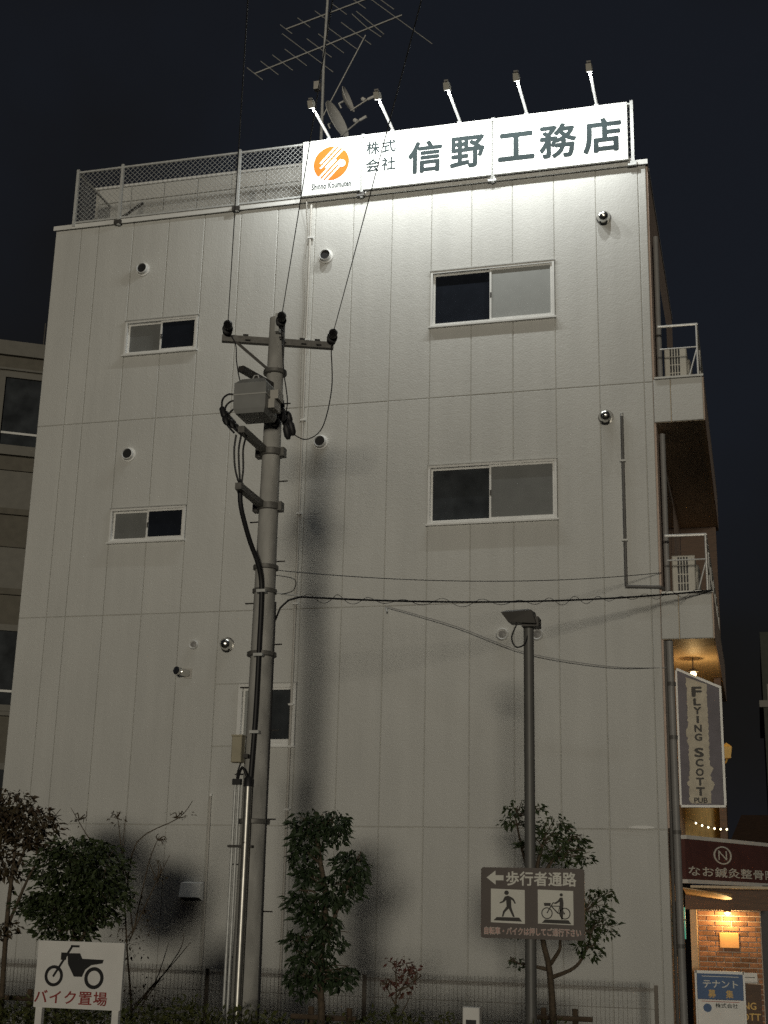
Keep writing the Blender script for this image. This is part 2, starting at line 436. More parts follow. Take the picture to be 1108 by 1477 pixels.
# conduits, drain and cables on the wall
m = MB().tube([(2.44, -.028, 2.985), (2.445, -.028, 2.2), (2.45, -.028, GZ)], .014, 10); o = m.build('conduit', 'pvc', bld)
MB().lathe((2.44, -.028, 2.985), (0, 0, 1), [(.022, 0), (.022, .03)], 10).build('conduit_cap', 'white_paint', o)
m = MB().tube([(3.535, -.03, ZR-.08), (3.54, -.03, 6), (3.545, -.03, .2)], .018, 10); o = m.build('cable_duct', 'pvc', bld)
for z in (11.2, 9.55, 8.3, 6.9, 5.6, 4.2, 2.8): MB().box(3.505, 3.585, -.052, -.003, z, z+.025).build('clip', 'white_paint', o)
MB().tube(smooth([(3.47, -.06, ZR+.1), (3.47, -.065, ZR-.05), (3.49, -.02, 11.3), (3.46, -.02, 10.8), (3.49, -.02, 10.2), (3.47, -.02, 9.4), (3.49, -.02, 8.4), (3.50, -.02, 8.3)]), .007, 6).build('aerial_cable', 'pvc', bld)
m = MB().tube([(8.09, -.03, 8.06), (8.09, -.03, 5.70)], .021, 10).tube([(8.08, -.03, 5.69), (8.53, -.03, 5.665), (8.56, .06, 5.66)], .021, 10)
o = m.build('drain_pipe', 'pipe_dark', bld)
for z in (7.4, 6.3): MB().box(8.055, 8.125, -.055, -.003, z, z+.025).build('clip', 'alu_dull', o)
MB().lathe((8.09, -.03, 8.04), (0, 0, 1), [(.024, 0), (.024, .05), (.012, .06)], 10).build('pipe_cap', 'alu_dull', o)

MB().poly([(8.02, 2.625), (8.1, 2.612), (8.22, 2.606), (8.33, 2.615), (8.36, 2.628), (8.28, 2.642), (8.13, 2.645)], -.0028, -.0012).build('paint_smear', 'white_paint', bld)
MB().poly([(7.75, 2.585), (8.0, 2.572), (8.2, 2.578), (8.0, 2.584)], -.0028, -.0012).build('paint_smear', 'pvc', bld)
# balconies along the right side
def balcony(zb, zt, rail_z):
    s = MB().box(XR+.023, XB-.002, .028, DEPTH+.2, zb, zt-.012).build('balcony_slab', 'soffit', bld)
    MB().box(XR+.024, XB-.003, .03, DEPTH+.2, zt-.011, zt).build('balcony_floor', 'joint', s)
    for a, b in ((XS+.115, 8.745), (8.745, XB)):
        h = zt-zb
        MB().cbox(a+.005, b-.005, .0, .026, zb+.003, zt-.003, .008).build('fascia_panel', 'wall', s)
    MB().box(XR+.02, XB+.015, -.02, .06, zt+.001, zt+.028).box(XB-.05, XB+.016, .061, DEPTH+.2, zt+.001, zt+.028).build('edge_trim', 'alu_dull', s)
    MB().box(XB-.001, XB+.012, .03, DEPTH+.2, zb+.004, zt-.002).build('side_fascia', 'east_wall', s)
    r = MB().tube([(8.6, .03, rail_z), (9.12, .03, rail_z), (9.12, DEPTH, rail_z)], .018, 10).build('railing', 'rail', bld)
    MB().tube([(9.118, .03, rail_z), (9.118, .03, zt)], .014, 10).build('rail_post', 'rail', r)
    MB().tube([(8.62, .035, rail_z-.33), (9.118, .035, rail_z-.33)], .010, 8).build('middle_rail', 'rail', r)
    MB().tube([(9.118, .04, rail_z-.33), (9.0, .04, zt+.03)], .009, 8).build('rail_brace', 'rail', r)
    for k in range(1, 7):
        MB().tube([(9.12, .03+k*.9, rail_z), (9.12, .03+k*.9, zt)], .012, 8).build('rail_post', 'rail', r)
    MB().tube([(9.12, .04, rail_z-.33), (9.12, DEPTH, rail_z-.33)], .010, 8).build('middle_rail', 'rail', r)
    # glazed door onto the balcony and a thin pipe
    d = MB().box(XR+.023, XR+.05, 1.2, 3.0, zt+.03, zt+2.1).build('balcony_door', 'alu_dull', bld)
    for a in (1.26, 2.13): MB().box(XR+.0505, XR+.056, a, a+.8, zt+.1, zt+2.03).build('pane', 'glass_dark', d)
    MB().tube([(XR+.08, .35, zt), (XR+.08, .35, min(zt+2.3, ZR-.2))], .038, 10).build('standpipe', 'pipe_grey', bld)
balcony(7.935, 8.55, 9.325)
balcony(4.985, 5.58, 6.36)
MB().box(XR+.03, XB-.03, DEPTH-.1, DEPTH, 5.6, 7.93).build('balcony_end_wall', 'wood_brown', bld)
# corner strip edge trim
# penthouse on the roof
ph = MB().box(-.72, 5.2, 1.13, 4.6, ZR-.28, 13.14).build('penthouse', 'joint', bld)
for i in range(-1, 9):
    a = max(-.72, .6*i-.06); b = .6*(i+1)-.06
    for c, d in ((ZR-.2, 12.86), (12.87, 13.14)):
        MB().cbox(a+.005, b-.005, 1.1, 1.128, c+.004, d-.004, .008).build('penthouse_panel', 'wall', ph)
MB().box(-.75, 5.23, 1.08, 4.62, 13.141, 13.18).build('penthouse_coping', 'white_paint', ph)

# ---------------------------------------------------------------- pub corner at street level (right)
pipe = MB().tube([(8.605, .13, 4.98), (8.61, .13, 3.6), (8.625, .13, GZ)], .048, 14).build('downpipe', 'pipe_grey', bld)
for z in (4.4, 3.72, 2.55, 1.2): MB().lathe((8.615, .13, z), (0, 0, 1), [(.056, 0), (.056, .05)], 14).build('pipe_band', 'pipe_dark', pipe)
MB().tube([(8.545, .1, 4.98), (8.55, .1, GZ)], .02, 8).build('thin_pipe', 'pipe_dark', bld)
MB().box(XR+.024, XR+.07, .2, .26, 2.95, 3.72).build('edge_plate', 'white_paint', bld)
MB().box(XR+.024, XR+.07, .2, .26, 1.1, 1.75).build('edge_plate', 'white_paint', bld)
gw = MB().box(XR+.023, 9.13, 3.8, 4.0, 2.6, 4.98).build('tiled_wall', 'gold_wall', bld)
MB().box(9.06, 9.16, 3.2, 3.79, 1.9, 4.98).build('corner_post', 'wood_brown', bld)
cp = [(8.545, 1.3), (8.70, 1.3), (10.0, 4.05), (8.545, 4.05)]
MB().add([(x, y_, 2.03) for x, y_ in cp]+[(x, y_, 2.53) for x, y_ in cp], [(3, 2, 1, 0), (4, 5, 6, 7)]+[(k, (k+1) % 4, 4+(k+1) % 4, 4+k) for k in range(4)]).build('canopy_box', 'wood_brown', bld)
for k in range(9): MB().box(8.7+.0, 10.9, 1.3+k*.16, 1.4+k*.16, 1.93-.003*k, 1.96-.003*k).build('louvre', 'soffit', bld)
MB().box(8.6, 9.75, 1.75, 2.15, 1.655, 1.92).build('lintel', 'wood_brown', bld)
bw = MB().box(8.745, 9.565, 2.0, 2.4, GZ, 1.653).build('brick_wall', 'mortar', bld)
bh, bwid = .0655, .215
bc = {}
for r_ in range(26):
    z = 1.645-bh*(r_+1)
    if z < -.1: break
    x = 8.75-(.11 if r_ % 2 else 0.0)
    while x < 9.56:
        a, b = max(x, 8.75), min(x+bwid, 9.56)
        if b-a > .03:
            k = round(b-a, 3)
            if k not in bc: bc[k] = MB().cbox(-(b-a)/2+.006, (b-a)/2-.006, 0, .03, .006, bh-.006, .004)
            bb = mesh_obj('brick', bc[k], bw) if not isinstance(bc[k], MB) else bc[k].build('brick', 'brick', bw)
            bc[k] = bb.data
            bb.location = ((a+b)/2, 1.978+random.uniform(-.003, .003), z)
        x += bwid
MB().cbox(9.02, 9.275, 1.955, 1.974, 1.17, 1.365, .006).build('plaque', 'plaque', bld)
MB().box(8.655, 8.74, 1.8, 2.3, GZ, 1.70).build('door_jamb', 'cream_jamb', bld)
MB().box(9.566, 10.6, 2.9, 3.0, GZ, 2.0).build('doorway', 'black', bld)
# visor under the red sign: a tilted half disc
vis = MB()
n = 20; rim = []
for k in range(n+1):
    a = -math.pi/2+math.pi*k/n
    rim.append((8.62+.60*math.cos(a), 1.35+.55*math.sin(a)))
def vz(x, y): return 1.93-(x-8.62)*.12
top = [(x, y, vz(x, y)+(1.35-y)*-.03) for x, y in rim]; bot = [(x, y, vz(x, y)-.055-(y-1.35)*.09) for x, y in rim]
vis.add(top+bot, [list(range(n+1)), list(range(2*n+1, n, -1))]+[(k, n+1+k, n+2+k, k+1) for k in range(n)]+[(0, n, 2*n+1, n+1)])
vis.build('entrance_visor', 'cream_jamb', bld)
tl = MB().box(8.56, 8.655, .6, .66, 1.30, 1.68).build('showcase', 'teal_light', bld)
MB().box(8.55, 8.665, .59, .599, 1.52, 1.54).build('showcase_bar', 'dark_metal', bld)

def point(name, loc, e, col, r=.04, parent=None):
    d = bpy.data.lights.new(name, 'POINT'); d.energy = e; d.color = col; d.shadow_soft_size = r
    o = bpy.data.objects.new(name, d); C.objects.link(o); o.location = loc
    if parent: o.parent = parent
    return o
WARM = (1, .62, .24)
dl = thing('downlight', 'small warm downlight above the brick wall by the pub entrance', 'lamp', (9.14, 1.86, 1.655))
MB().lathe((0, 0, 0), (0, 0, -1), [(.05, 0), (.055, .02), (.045, .03)]).build('housing', 'dark_metal', dl)
MB().lathe((0, 0, -.031), (0, 0, -1), [(.04, 0), (.034, .018), (.0, .03)]).build('bulb', 'bulb', dl)
point('light', (0, -.03, -.10), 13, WARM, .03, dl)
cl = thing('ceiling_lamp', 'round dark ceiling lamp glowing under the lower balcony above the banner sign', 'lamp', (8.835, 1.5, 4.80))
MB().tube([(0, 0, .185), (0, 0, .03)], .008, 8).build('stem', 'dark_metal', cl)
MB().lathe((0, 0, .05), (0, 0, -1), [(.02, 0), (.07, .03), (.075, .05), (.07, .05)]).build('shade', 'dark_metal', cl)
MB().lathe((0, 0, 0), (0, 0, -1), [(.03, 0), (.045, .03), (.03, .07), (0, .085)]).build('bulb', 'bulb', cl)
point('light', (0.02, .0, -.12), 5, WARM, .03, cl)
ln = thing('wall_lantern', 'brass wall lantern beside the lower right edge of the banner sign', 'lamp', (9.235, 1.5, 3.62))
MB().tube(smooth([(-.06, .1, -.06), (-.02, .05, -.05), (0, 0, .0)]), .012, 8).build('bracket', 'gold_text', ln)
MB().add([(-.05, -.05, .0), (.05, -.05, .0), (.05, .05, .0), (-.05, .05, .0), (-.07, -.07, .15), (.07, -.07, .15), (.07, .07, .15), (-.07, .07, .15), (0, 0, .21)],
         [(3, 2, 1, 0), (0, 1, 5, 4), (1, 2, 6, 5), (2, 3, 7, 6), (3, 0, 4, 7), (4, 5, 8), (5, 6, 8), (6, 7, 8), (7, 4, 8)]).build('cage', 'gold_text', ln)
point('light', (-.03, .22, .12), 7, WARM, .05, ln)
sl = thing('string_lights', 'string of tiny warm bulbs hanging above the red clinic sign', 'lights', (8.66, 2.6, 2.80))
pts = sag((0, 0, .08), (.5, .2, -.03), .035, 12)
MB().tube(pts, .004, 5).build('wire', 'black', sl)
for k in (2, 4, 6, 8, 10, 12): MB().lathe(pts[k], (0, 0, -1), [(.004, 0), (.012, .01), (.012, .02), (0, .03)], 8).build('bulb', 'bulb_small', sl)

# banner sign with slanted top
bn = thing('banner_sign', 'slate blade sign with a slanted top, cream strip and vertical pub name', 'sign')
yb = .88
MB().poly([(8.65, 2.955), (9.19, 2.955), (9.19, 4.475), (8.65, 4.72)], yb, yb+.09).build('board', 'slate', bn)
fr = MB().bar((8.64, yb+.045, 2.945), (9.205, yb+.045, 2.945), .12, .03).bar((9.2, yb+.045, 2.96), (9.2, yb+.045, 4.47), .03, .12, (0, 1, 0)).bar((8.64, yb+.045, 4.74), (9.21, yb+.045, 4.482), .12, .032).bar((8.638, yb+.045, 2.96), (8.638, yb+.045, 4.72), .025, .12, (0, 1, 0))
fr.build('frame', 'alu', bn)
zs_ = [4.63-.03*i for i in range(int((4.63-2.96)/.03)+1)]
random.seed(3)
l_ = [(8.765+random.uniform(-.012, .008)-(.03 if 3.75 < z < 3.95 or 3.0 < z < 3.4 else 0)*random.random(), z) for z in zs_]
r_ = [(9.025+random.uniform(-.008, .010)+(.05 if 3.15 < z < 3.45 else 0)*random.random(), z-.1 if i == 0 else z) for i, z in enumerate(zs_)]
MB().poly(l_+r_[::-1], yb-.006, yb-.001).build('painted_strip', 'banner_cream', bn)
bz = 4.50
for ch, h in (('F', .125), ('L', .09), ('Y', .09), ('I', .09), ('N', .09), ('G', .09), (' ', .05), ('S', .115), ('C', .095), ('O', .095), ('T', .095), ('T', .105)):
    if ch != ' ':
        h *= 1.08; wd = .034 if ch == 'I' else h*1.0
        text('letter', ch, 8.895-wd/2, 8.895+wd/2, bz-h, bz, yb-.009, 'print_dark', bn, bold=.04)
    bz -= h+.019
text('letter', 'PUB', 8.81, 8.98, 2.985, 3.055, yb-.009, 'print_dark', bn, bold=.03)

# red clinic sign running back to the right
L_ = math.hypot(1.05, 2.2)*1.35
rs = thing('clinic_sign', 'dark red clinic sign with pale lettering and a circled letter logo', 'sign', (8.665, 1.0, 0), rz=math.atan2(2.2, 1.05))
MB().box(0, L_, 0, .12, 2.03, 2.535).build('board', 'red_sign', rs)
MB().box(-.01, L_+.01, -.03, .13, 2.536, 2.585).box(-.01, L_+.01, -.03, .13, 1.98, 2.029).build('frame', 'alu', rs)
MB().ring(1.03, 2.365, .12, .017, -.006, -.001, 28, 2.15).build('logo_ring', 'print_cream', rs)
text('logo_letter', 'N', .90, 1.15, 2.305, 2.425, -.005, 'print_cream', rs, bold=.0)
text('lettering', 'なお鍼灸整骨院', .06, 2.62, 2.075, 2.205, -.005, 'print_cream', rs, bold=.012, spacing=1.05)

# tenant-wanted board and pub menu board
tb = thing('tenant_board', 'blue and white tenant wanted board standing before the brick wall', 'sign', (0, 0, 0))
MB().box(8.77, 9.32, .60, .63, .60, .90).build('blue_board', 'blue_sign', tb)
MB().box(8.77, 9.32, .60, .63, GZ+.1, .597).build('white_board', 'bike_white', tb)
MB().box(8.755, 9.335, .59, .64, .901, .935).box(8.745, 8.768, .59, .64, GZ, .934).box(9.322, 9.345, .59, .64, GZ, .934).build('frame', 'alu', tb)
text('lettering', 'テナント', 8.84, 9.26, .735, .825, .597, 'print_cream', tb, bold=.015)
text('lettering', '募', 8.90, 8.99, .62, .715, .597, 'gold_text', tb, bold=.015)
text('lettering', '集', 9.11, 9.20, .62, .715, .597, 'gold_text', tb, bold=.015)
MB().box(8.83, 9.27, .5975, .5995, .865, .873).build('printed_line', 'print_cream', tb)
MB().poly(arc(8.885, .50, .05, 0, 2*math.pi, 20), .594, .599).build('logo_disc', 'blue_sign', tb)
text('lettering', '株式会社', 8.98, 9.25, .505, .56, .597, 'letter_grey', tb, bold=.01)
MB().box(8.82, 9.27, .5975, .5995, .572, .58).build('printed_line', 'print_pink', tb)
mb_ = thing('menu_board', 'brown pub menu board with gold lettering behind the tenant board', 'sign')
MB().box(9.03, 9.53, 1.2, 1.24, GZ, .76).build('board', 'wood_brown', mb_)
text('lettering', 'FLYING', 9.10, 9.46, .46, .545, 1.196, 'gold_text', mb_, bold=.015)
text('lettering', 'SCOTT', 9.14, 9.51, .33, .415, 1.196, 'gold_text', mb_, bold=.015)
nb = thing('notice_card', 'small white notice card on the brick wall edge above the menu board', 'notice')
MB().box(9.31, 9.49, 1.21, 1.225, .775, .90).build('card', 'bike_white', nb)
MB().box(9.34, 9.46, 1.207, 1.2095, .84, .848).box(9.31, 9.49, 1.206, 1.2095, .785, .79).build('printed_line', 'print_dark', nb)

# ---------------------------------------------------------------- air conditioners
def ac(name, label, zt):
    t = thing(name, label, 'air conditioner', (8.66, .35, zt), 'balcony air conditioners')
    MB().cbox(0, .30, 0, .74, .03, .56, .012).build('casing', 'ac_white', t)
    for k in range(4):
        for j in range(4):
            MB().box(.075+k*.037, .097+k*.037, -.004, -.001, .07+j*.12, .175+j*.12).build('grille_slot', 'black', t)
    MB().lathe((.30, .44, .30), (1, 0, 0), [(.23, 0), (.22, .03), (.15, .05), (0, .06)], 20).build('fan_guard', 'ac_white', t)
    for y in (.12, .58): MB().box(.01, .29, y, y+.06, 0, .0295).build('foot', 'dark_metal', t)
ac('air_conditioner', 'pale air conditioner outdoor unit on the uppermost balcony', 8.58)
ac('air_conditioner', 'pale air conditioner outdoor unit on the lower balcony', 5.61)

# ---------------------------------------------------------------- rooftop fence
fn = thing('rooftop_fence', 'galvanised chain-link fence along the front edge of the flat roof', 'fence')
FZ0, FZ1, FY = ZR+.05, 12.81, .0
for x in (-.42, .36, 2.34, 4.33, 6.325, 8.345):
    MB().box(x-.022, x+.022, -.075, -.03, ZR-.0 if x in (-.42, 8.345) else ZR-.06, FZ1+.03).build('post', 'galv', fn)
    if x not in (-.42,):
        MB().box(x-.07, x+.05, -.085, -.048, ZR-.045, ZR+.02).build('post_bracket', 'galv' if x > 5 else 'dark_metal', fn)
        if x < 1: MB().bar((x, -.02, ZR+.06), (x-.02, .75, ZR+.75), .035, .035).build('brace', 'dark_metal', fn)
for a, b in ((-.42, .36), (.36, 2.34), (2.34, 4.33), (4.33, 6.325), (6.325, 8.345)):
    MB().box(a+.023, b-.023, -.06, -.03, FZ1-.03, FZ1).build('top_rail', 'galv', fn)
    MB().box(a+.023, b-.023, -.06, -.03, FZ0+.0, FZ0+.03).build('bottom_rail', 'galv', fn)
def chain(a, b, axis='x', off=-.045):
    m = MB(); p = .082; h = FZ1-.03-(FZ0+.03); z0 = FZ0+.03; k = 0
    def P(s, z, o): return (s, off+o, z) if axis == 'x' else (off+o, s, z)
    u = a-h
    while u < b:
        for sgn in (1, -1):
            s0, s1 = u, u+h; za, zb = (z0, z0+h) if sgn > 0 else (z0+h, z0)
            t0 = max(0, (a-s0)/h); t1 = min(1, (b-s0)/h)
            if t1 > t0+.01:
                A = (s0+h*t0, za+(zb-za)*t0); B = (s0+h*t1, za+(zb-za)*t1)
                m.tube([P(A[0], A[1], .003*sgn), P(B[0], B[1], .003*sgn)], .0032, 4, cap=False)
        u += p
    return m
for a, b in ((-.398, .338), (.382, 2.318), (2.362, 4.31), (4.35, 6.3), (6.35, 8.32)):
    tag(chain(a, b).build('chain_link', 'galv', fn), kind='stuff')
# side return on the left
tag(chain(-.02, 3.5, 'y', -.42).build('chain_link', 'galv', fn), kind='stuff')
MB().box(-.437, -.405, -.02, 3.5, FZ1-.03, FZ1).build('top_rail', 'galv', fn)
for y in (1.75, 3.5): MB().box(-.44, -.4, y, y+.04, ZR, FZ1).build('post', 'galv', fn)

# ---------------------------------------------------------------- rooftop sign boards
SY = -.12
def board(name, label, x0, x1):
    t = thing(name, label, 'sign')
    MB().cbox(x0, x1, SY, SY+.03, ZR+.055, 12.765, .004).build('board', 'sign_white', t)
    for a_, b_ in ((ZR+.03, ZR+.054), (12.766, 12.79)): MB().box(x0, x1, SY-.006, SY+.034, a_, b_).build('edge_trim', 'alu', t)
    return t
lg = board('logo_board', 'white rooftop board with orange striped disc logo', 3.395, 4.315)
cx, cz, R_ = 3.858, 12.375, .285
MB().poly(arc(cx, cz, R_, 0, 2*math.pi, 48, .98), SY-.004, SY-.001).build('logo_disc', 'orange', lg)
d = Vector((math.cos(math.radians(47)), math.sin(math.radians(47)))); nn = Vector((-d.y, d.x))
def stripe(t0, t1, o, wv, round0, round1):
    p = []
    c0 = Vector((cx, cz))+d*t0+nn*o; c1 = Vector((cx, cz))+d*t1+nn*o; a = math.atan2(d.y, d.x)
    p += [(c1.x+wv*math.cos(a+math.pi/2-k*math.pi/8)*1, c1.y+wv*math.sin(a+math.pi/2-k*math.pi/8)) for k in range(9)] if round1 else [tuple(c1+nn*wv), tuple(c1-nn*wv)]
    p += [(c0.x+wv*math.cos(a-math.pi/2-k*math.pi/8), c0.y+wv*math.sin(a-math.pi/2-k*math.pi/8)) for k in range(9)] if round0 else [tuple(c0-nn*wv), tuple(c0+nn*wv)]
    return MB().poly(p, SY-.008, SY-.0045).build('logo_stripe', 'sign_white', lg)
stripe(-.10, .275, .135, .015, 1, 0); stripe(-.16, .285, .075, .015, 1, 0); stripe(-.10, .295, .015, .015, 1, 0)
stripe(-.295, .08, -.02, .015, 0, 1); stripe(-.29, .12, -.08, .015, 0, 1); stripe(-.275, .06, -.14, .015, 0, 1)
MB().poly(arc(cx+.165, cz-.025, .062, 0, 2*math.pi, 20), SY-.0115, SY-.0085).build('logo_dot', 'sign_white', lg)
text('lettering', 'Shinno Koumuten', 3.56, 4.18, 11.955, 12.06, SY-.003, 'letter_grey', lg, bold=.022, spacing=1.05)
s1 = board('company_board', 'white rooftop board with small kanji pairs and two large kanji', 4.365, 6.305)
for ch, x, z in (('株', 4.51, 12.55), ('式', 4.755, 12.55), ('会', 4.51, 12.255), ('社', 4.755, 12.255)):
    text('kanji', ch, x-.108, x+.108, z-.11, z+.11, SY-.003, 'letter_grey', s1, bold=.018)
for ch, x in (('信', 5.315), ('野', 5.955)):
    text('kanji', ch, x-.26, x+.26, 12.03, 12.56, SY-.003, 'letter_grey', s1, bold=.028)
s2 = board('trade_board', 'white rooftop board with three large kanji at the right end', 6.345, 8.285)
text('kanji', '工', 6.41, 6.95, 12.06, 12.52, SY-.003, 'letter_grey', s2, bold=.03)
text('kanji', '務', 7.02, 7.56, 12.02, 12.58, SY-.003, 'letter_grey', s2, bold=.028)
text('kanji', '店', 7.65, 8.20, 12.02, 12.58, SY-.003, 'letter_grey', s2, bold=.028)

# ---------------------------------------------------------------- sign floodlights
ordinal = ['leftmost, above the logo board', 'second from the left', 'middle one of the five', 'second from the right', 'rightmost, above the last kanji']
for i, x in enumerate((3.80, 4.80, 5.83, 6.83, 7.85)):
    t = thing('sign_floodlight', 'arm floodlight over the rooftop sign, '+ordinal[i], 'floodlight', (x, -.1, 12.82), 'floodlights over the rooftop sign')
    MB().tube([(0, .1, -.14), (0, .04, -.02), (0, -.02, .022), (0, -.74, .03)], .021, 10).build('arm', 'white_paint', t)
    MB().box(-.03, .03, -.025, .10, -.028, -.004).build('clamp', 'galv', t)
    h = MB().add([(-.04, -.90, -.035), (.04, -.90, -.035), (.04, -.76, .055), (-.04, -.76, .055), (-.036, -.97, .05), (.036, -.97, .05), (.036, -.83, .12), (-.036, -.83, .12)],
                 [(3, 2, 1, 0), (4, 5, 6, 7), (0, 1, 5, 4), (1, 2, 6, 5), (2, 3, 7, 6), (3, 0, 4, 7)]).build('head', 'ac_white', t)
    MB().box(-.03, .03, -.94, -.89, .09, .115).build('heat_sink', 'pipe_grey', h)
    nv = Vector((0, .09, -.14)).normalized(); e = Vector((0, .14, .09)); c0 = Vector((0, -.83, .01))+nv*.002
    MB().add([c0+Vector((sx*.033, 0, 0))+e*sy*.44 for sx, sy in ((-1, -1), (1, -1), (1, 1), (-1, 1))], [(3, 2, 1, 0)]).build('lens', 'led', h)
    d = bpy.data.lights.new('flood', 'AREA'); d.shape = 'RECTANGLE'; d.size = .10; d.size_y = .07; d.energy = 29; d.color = (.97, 1, .97)
    o = bpy.data.objects.new('flood', d); C.objects.link(o); o.parent = t
    o.location = c0+nv*.012; o.rotation_euler = Vector((0, -.62, 1)).to_track_quat('Z', 'Y').to_euler()

# ---------------------------------------------------------------- aerials
an = thing('tv_antenna', 'tall roof mast carrying two combs of thin TV aerial rods', 'antenna', (3.0, 2.0, 13.18))
MB().tube([(-.05, 0, 0), (-.04, 0, 1.2), (-.05, 0, 2.6), (0.02, 0, 5.5)], .03, 10, .022).build('mast', 'galv', an)
def yagi(p0, p1, els, rodv, r=.008):
    p0 = Vector(p0); p1 = Vector(p1)
    MB().bar(p0, p1, .022, .022).build('boom', 'alu_dull', an)
    for t, ln in els:
        c = p0.lerp(p1, t); v = Vector(rodv).normalized()*ln
        MB().tube([c-v, c+v], r, 6).build('rod', 'alu_dull', an)
yagi((-1.28, -.1, 2.38), (1.3, .15, 3.32), [(.0, .2), (.1, .22), (.19, .25), (.28, .27), (.36, .62), (.44, .3), (.52, .31), (.60, .34), (.69, .36), (.96, .85)], (.62, .1, -.55))
MB().tube([(.42, .05, 3.42), (.66, .07, 3.15), (.95, .1, 2.9), (1.0, .1, 2.95), (.5, .05, 3.46)], .009, 6).build('dipole', 'alu_dull', an)
yagi((-.85, .2, 3.42), (.75, .35, 3.95), [(.0, .15), (.2, .16), (.4, .17), (.6, .18), (.8, .2), (1., .45)], (.62, .1, -.55))
MB().tube([(-.06, 0, 1.35), (.68, .05, 2.95)], .012, 8).build('stay', 'alu_dull', an)
MB().box(-.2, -.1, -.05, .05, 1.95, 2.1).build('booster', 'pvc', an)
def dish(name, label, c, aim, R, f):
    t = thing(name, label, 'satellite dish', c)
    ax = Vector(aim).normalized()
    prof = [(0, -.06)]+[(R*k/8, -.06+.075*(k/8)**2) for k in range(1, 9)]+[(R*1.0, .025), (R*.97, .022)]+[(R*k/8*.97, -.05+.07*(k/8)**2) for k in range(7, 0, -1)]
    MB().lathe((0, 0, 0), ax, prof, 28).build('reflector', 'white_paint', t)
    side = Vector((0, 0, 1)); lo = (side-ax*side.dot(ax)).normalized()*-R
    tip = ax*f+lo*.75
    MB().tube([lo*1.0, tip], .014, 8).build('feed_arm', 'alu_dull', t)
    MB().tube([tip-ax*.05-lo.normalized()*0, tip-lo.normalized()*.06-ax*.09], .035, 10).build('feed_horn', 'white_paint', t)
    MB().tube([tip, tip+ax*.13], .026, 10).build('converter', 'white_paint', t)
    MB().tube([-ax*.06, -ax*.16, (-.12, .05, -.12)], .02, 8).build('mount', 'galv', t)
dish('satellite_dish', 'larger lower satellite dish beside the roof mast', (3.30, 1.75, 14.33), (.95, -.22, .30), .345, .40)
dish('satellite_dish', 'smaller upper satellite dish on the roof mast', (3.42, 1.95, 14.83), (.98, -.08, .30), .235, .34)
MB()
# ---------------------------------------------------------------- utility pole
up_ = thing('utility_pole', 'tall grey concrete utility pole in front of the building', 'utility pole', (4.635, -4.2, GZ))
MB().tube([(0, 0, 0), (0, 0, 4), (0, 0, 8.48)], .16, 28, .088).build('pole', 'concrete', up_)
ex = Vector((.927, .375, 0)); ey = Vector((.375, -.927, 0))
def L(v): return Vector(v)-Vector((4.635, -4.2, GZ))
za = 7.73
MB().bar(L((4.035, -4.35, za))+ey*.05-Vector((0, 0, .02)), L((5.2, -3.88, za))+ey*.05-Vector((0, 0, .02)), .07, .075).build('crossarm', 'galv_dark', up_)
for s in (-.38, .02, .25, .42): MB().bar(ex*s+ey*.138+Vector((0, 0, 8.2)), ex*(s+.06)+ey*.138+Vector((0, 0, 8.2)), .006, .02).build('bolt_slot', 'black', up_)
MB().bar(L((4.18, -4.3, 7.68))+ey*.06, L((4.60, -4.25, 7.30))+ey*.06, .02, .03).build('diagonal_brace', 'dark_metal', up_)
for z, r in ((7.80, .12), (5.56, .125), (5.30, .12), (4.62, .145), (2.9, .155)):
    MB().lathe((0, 0, z), (0, 0, 1), [(r, 0), (r+.012, .005), (r+.012, .045), (r, .05)], 22).build('band', 'galv_dark', up_)
for z in (6.87, 6.25):
    b = MB().lathe((0, 0, z-.03), (0, 0, 1), [(.115, 0), (.135, .005), (.135, .075), (.115, .08)], 22).build('band', 'galv_dark', up_)
    for a_, b_ in ((-.17, -.11), (.11, .16)): MB().box(a_, b_, -.05, .05, z-.04, z+.06).build('band_lug', 'galv_dark', up_)
    MB().bar((-.05, -.10, z+.02), (-.05, -.80, z+.02), .07, .07).build('bracket_arm', 'galv_dark', up_)
for i, z in enumerate([1.6+.45*k for k in range(14)]):
    sgn = 1 if i % 2 else -1; r = .16-.072*z/8.48
    MB().tube([(sgn*r*.8, 0, z), (sgn*(r+.10), .0, z)], .008, 6).build('step_bolt', 'dark_metal', up_)
# insulators with the dead ends of the lines
wd = Vector((.386, -.922, .01)).normalized()
ends = [Vector((4.10, -4.36, 7.78)), Vector((4.70, -4.28, 7.86)), Vector((5.19, -3.93, 7.76))]
for i, p in enumerate(ends):
    q = L(p)
    MB().lathe(q, wd, [(.02, 0), (.052, .02), (.055, .07), (.03, .085), (.06, .11), (.06, .15), (.028, .165), (.045, .19), (.05, .27), (.03, .31), (.012, .36)], 12).build('insulator', 'black_rubber', up_)
MB().box(.03, .075, -.16, -.09, 8.26, 8.48).build('top_bracket', 'galv', up_)
names = ['leftmost', 'middle', 'rightmost']
for i, p in enumerate(ends):
    a = p+wd*.36; b = p+wd*42+Vector((0, 0, .3))
    o = MB().tube(sag(a, b, .55, 40), .0048, 6).build('power_line', 'line')
    tag(o, names[i]+' of the three overhead power lines running up from the pole crossarm', 'wire', 'overhead power lines')
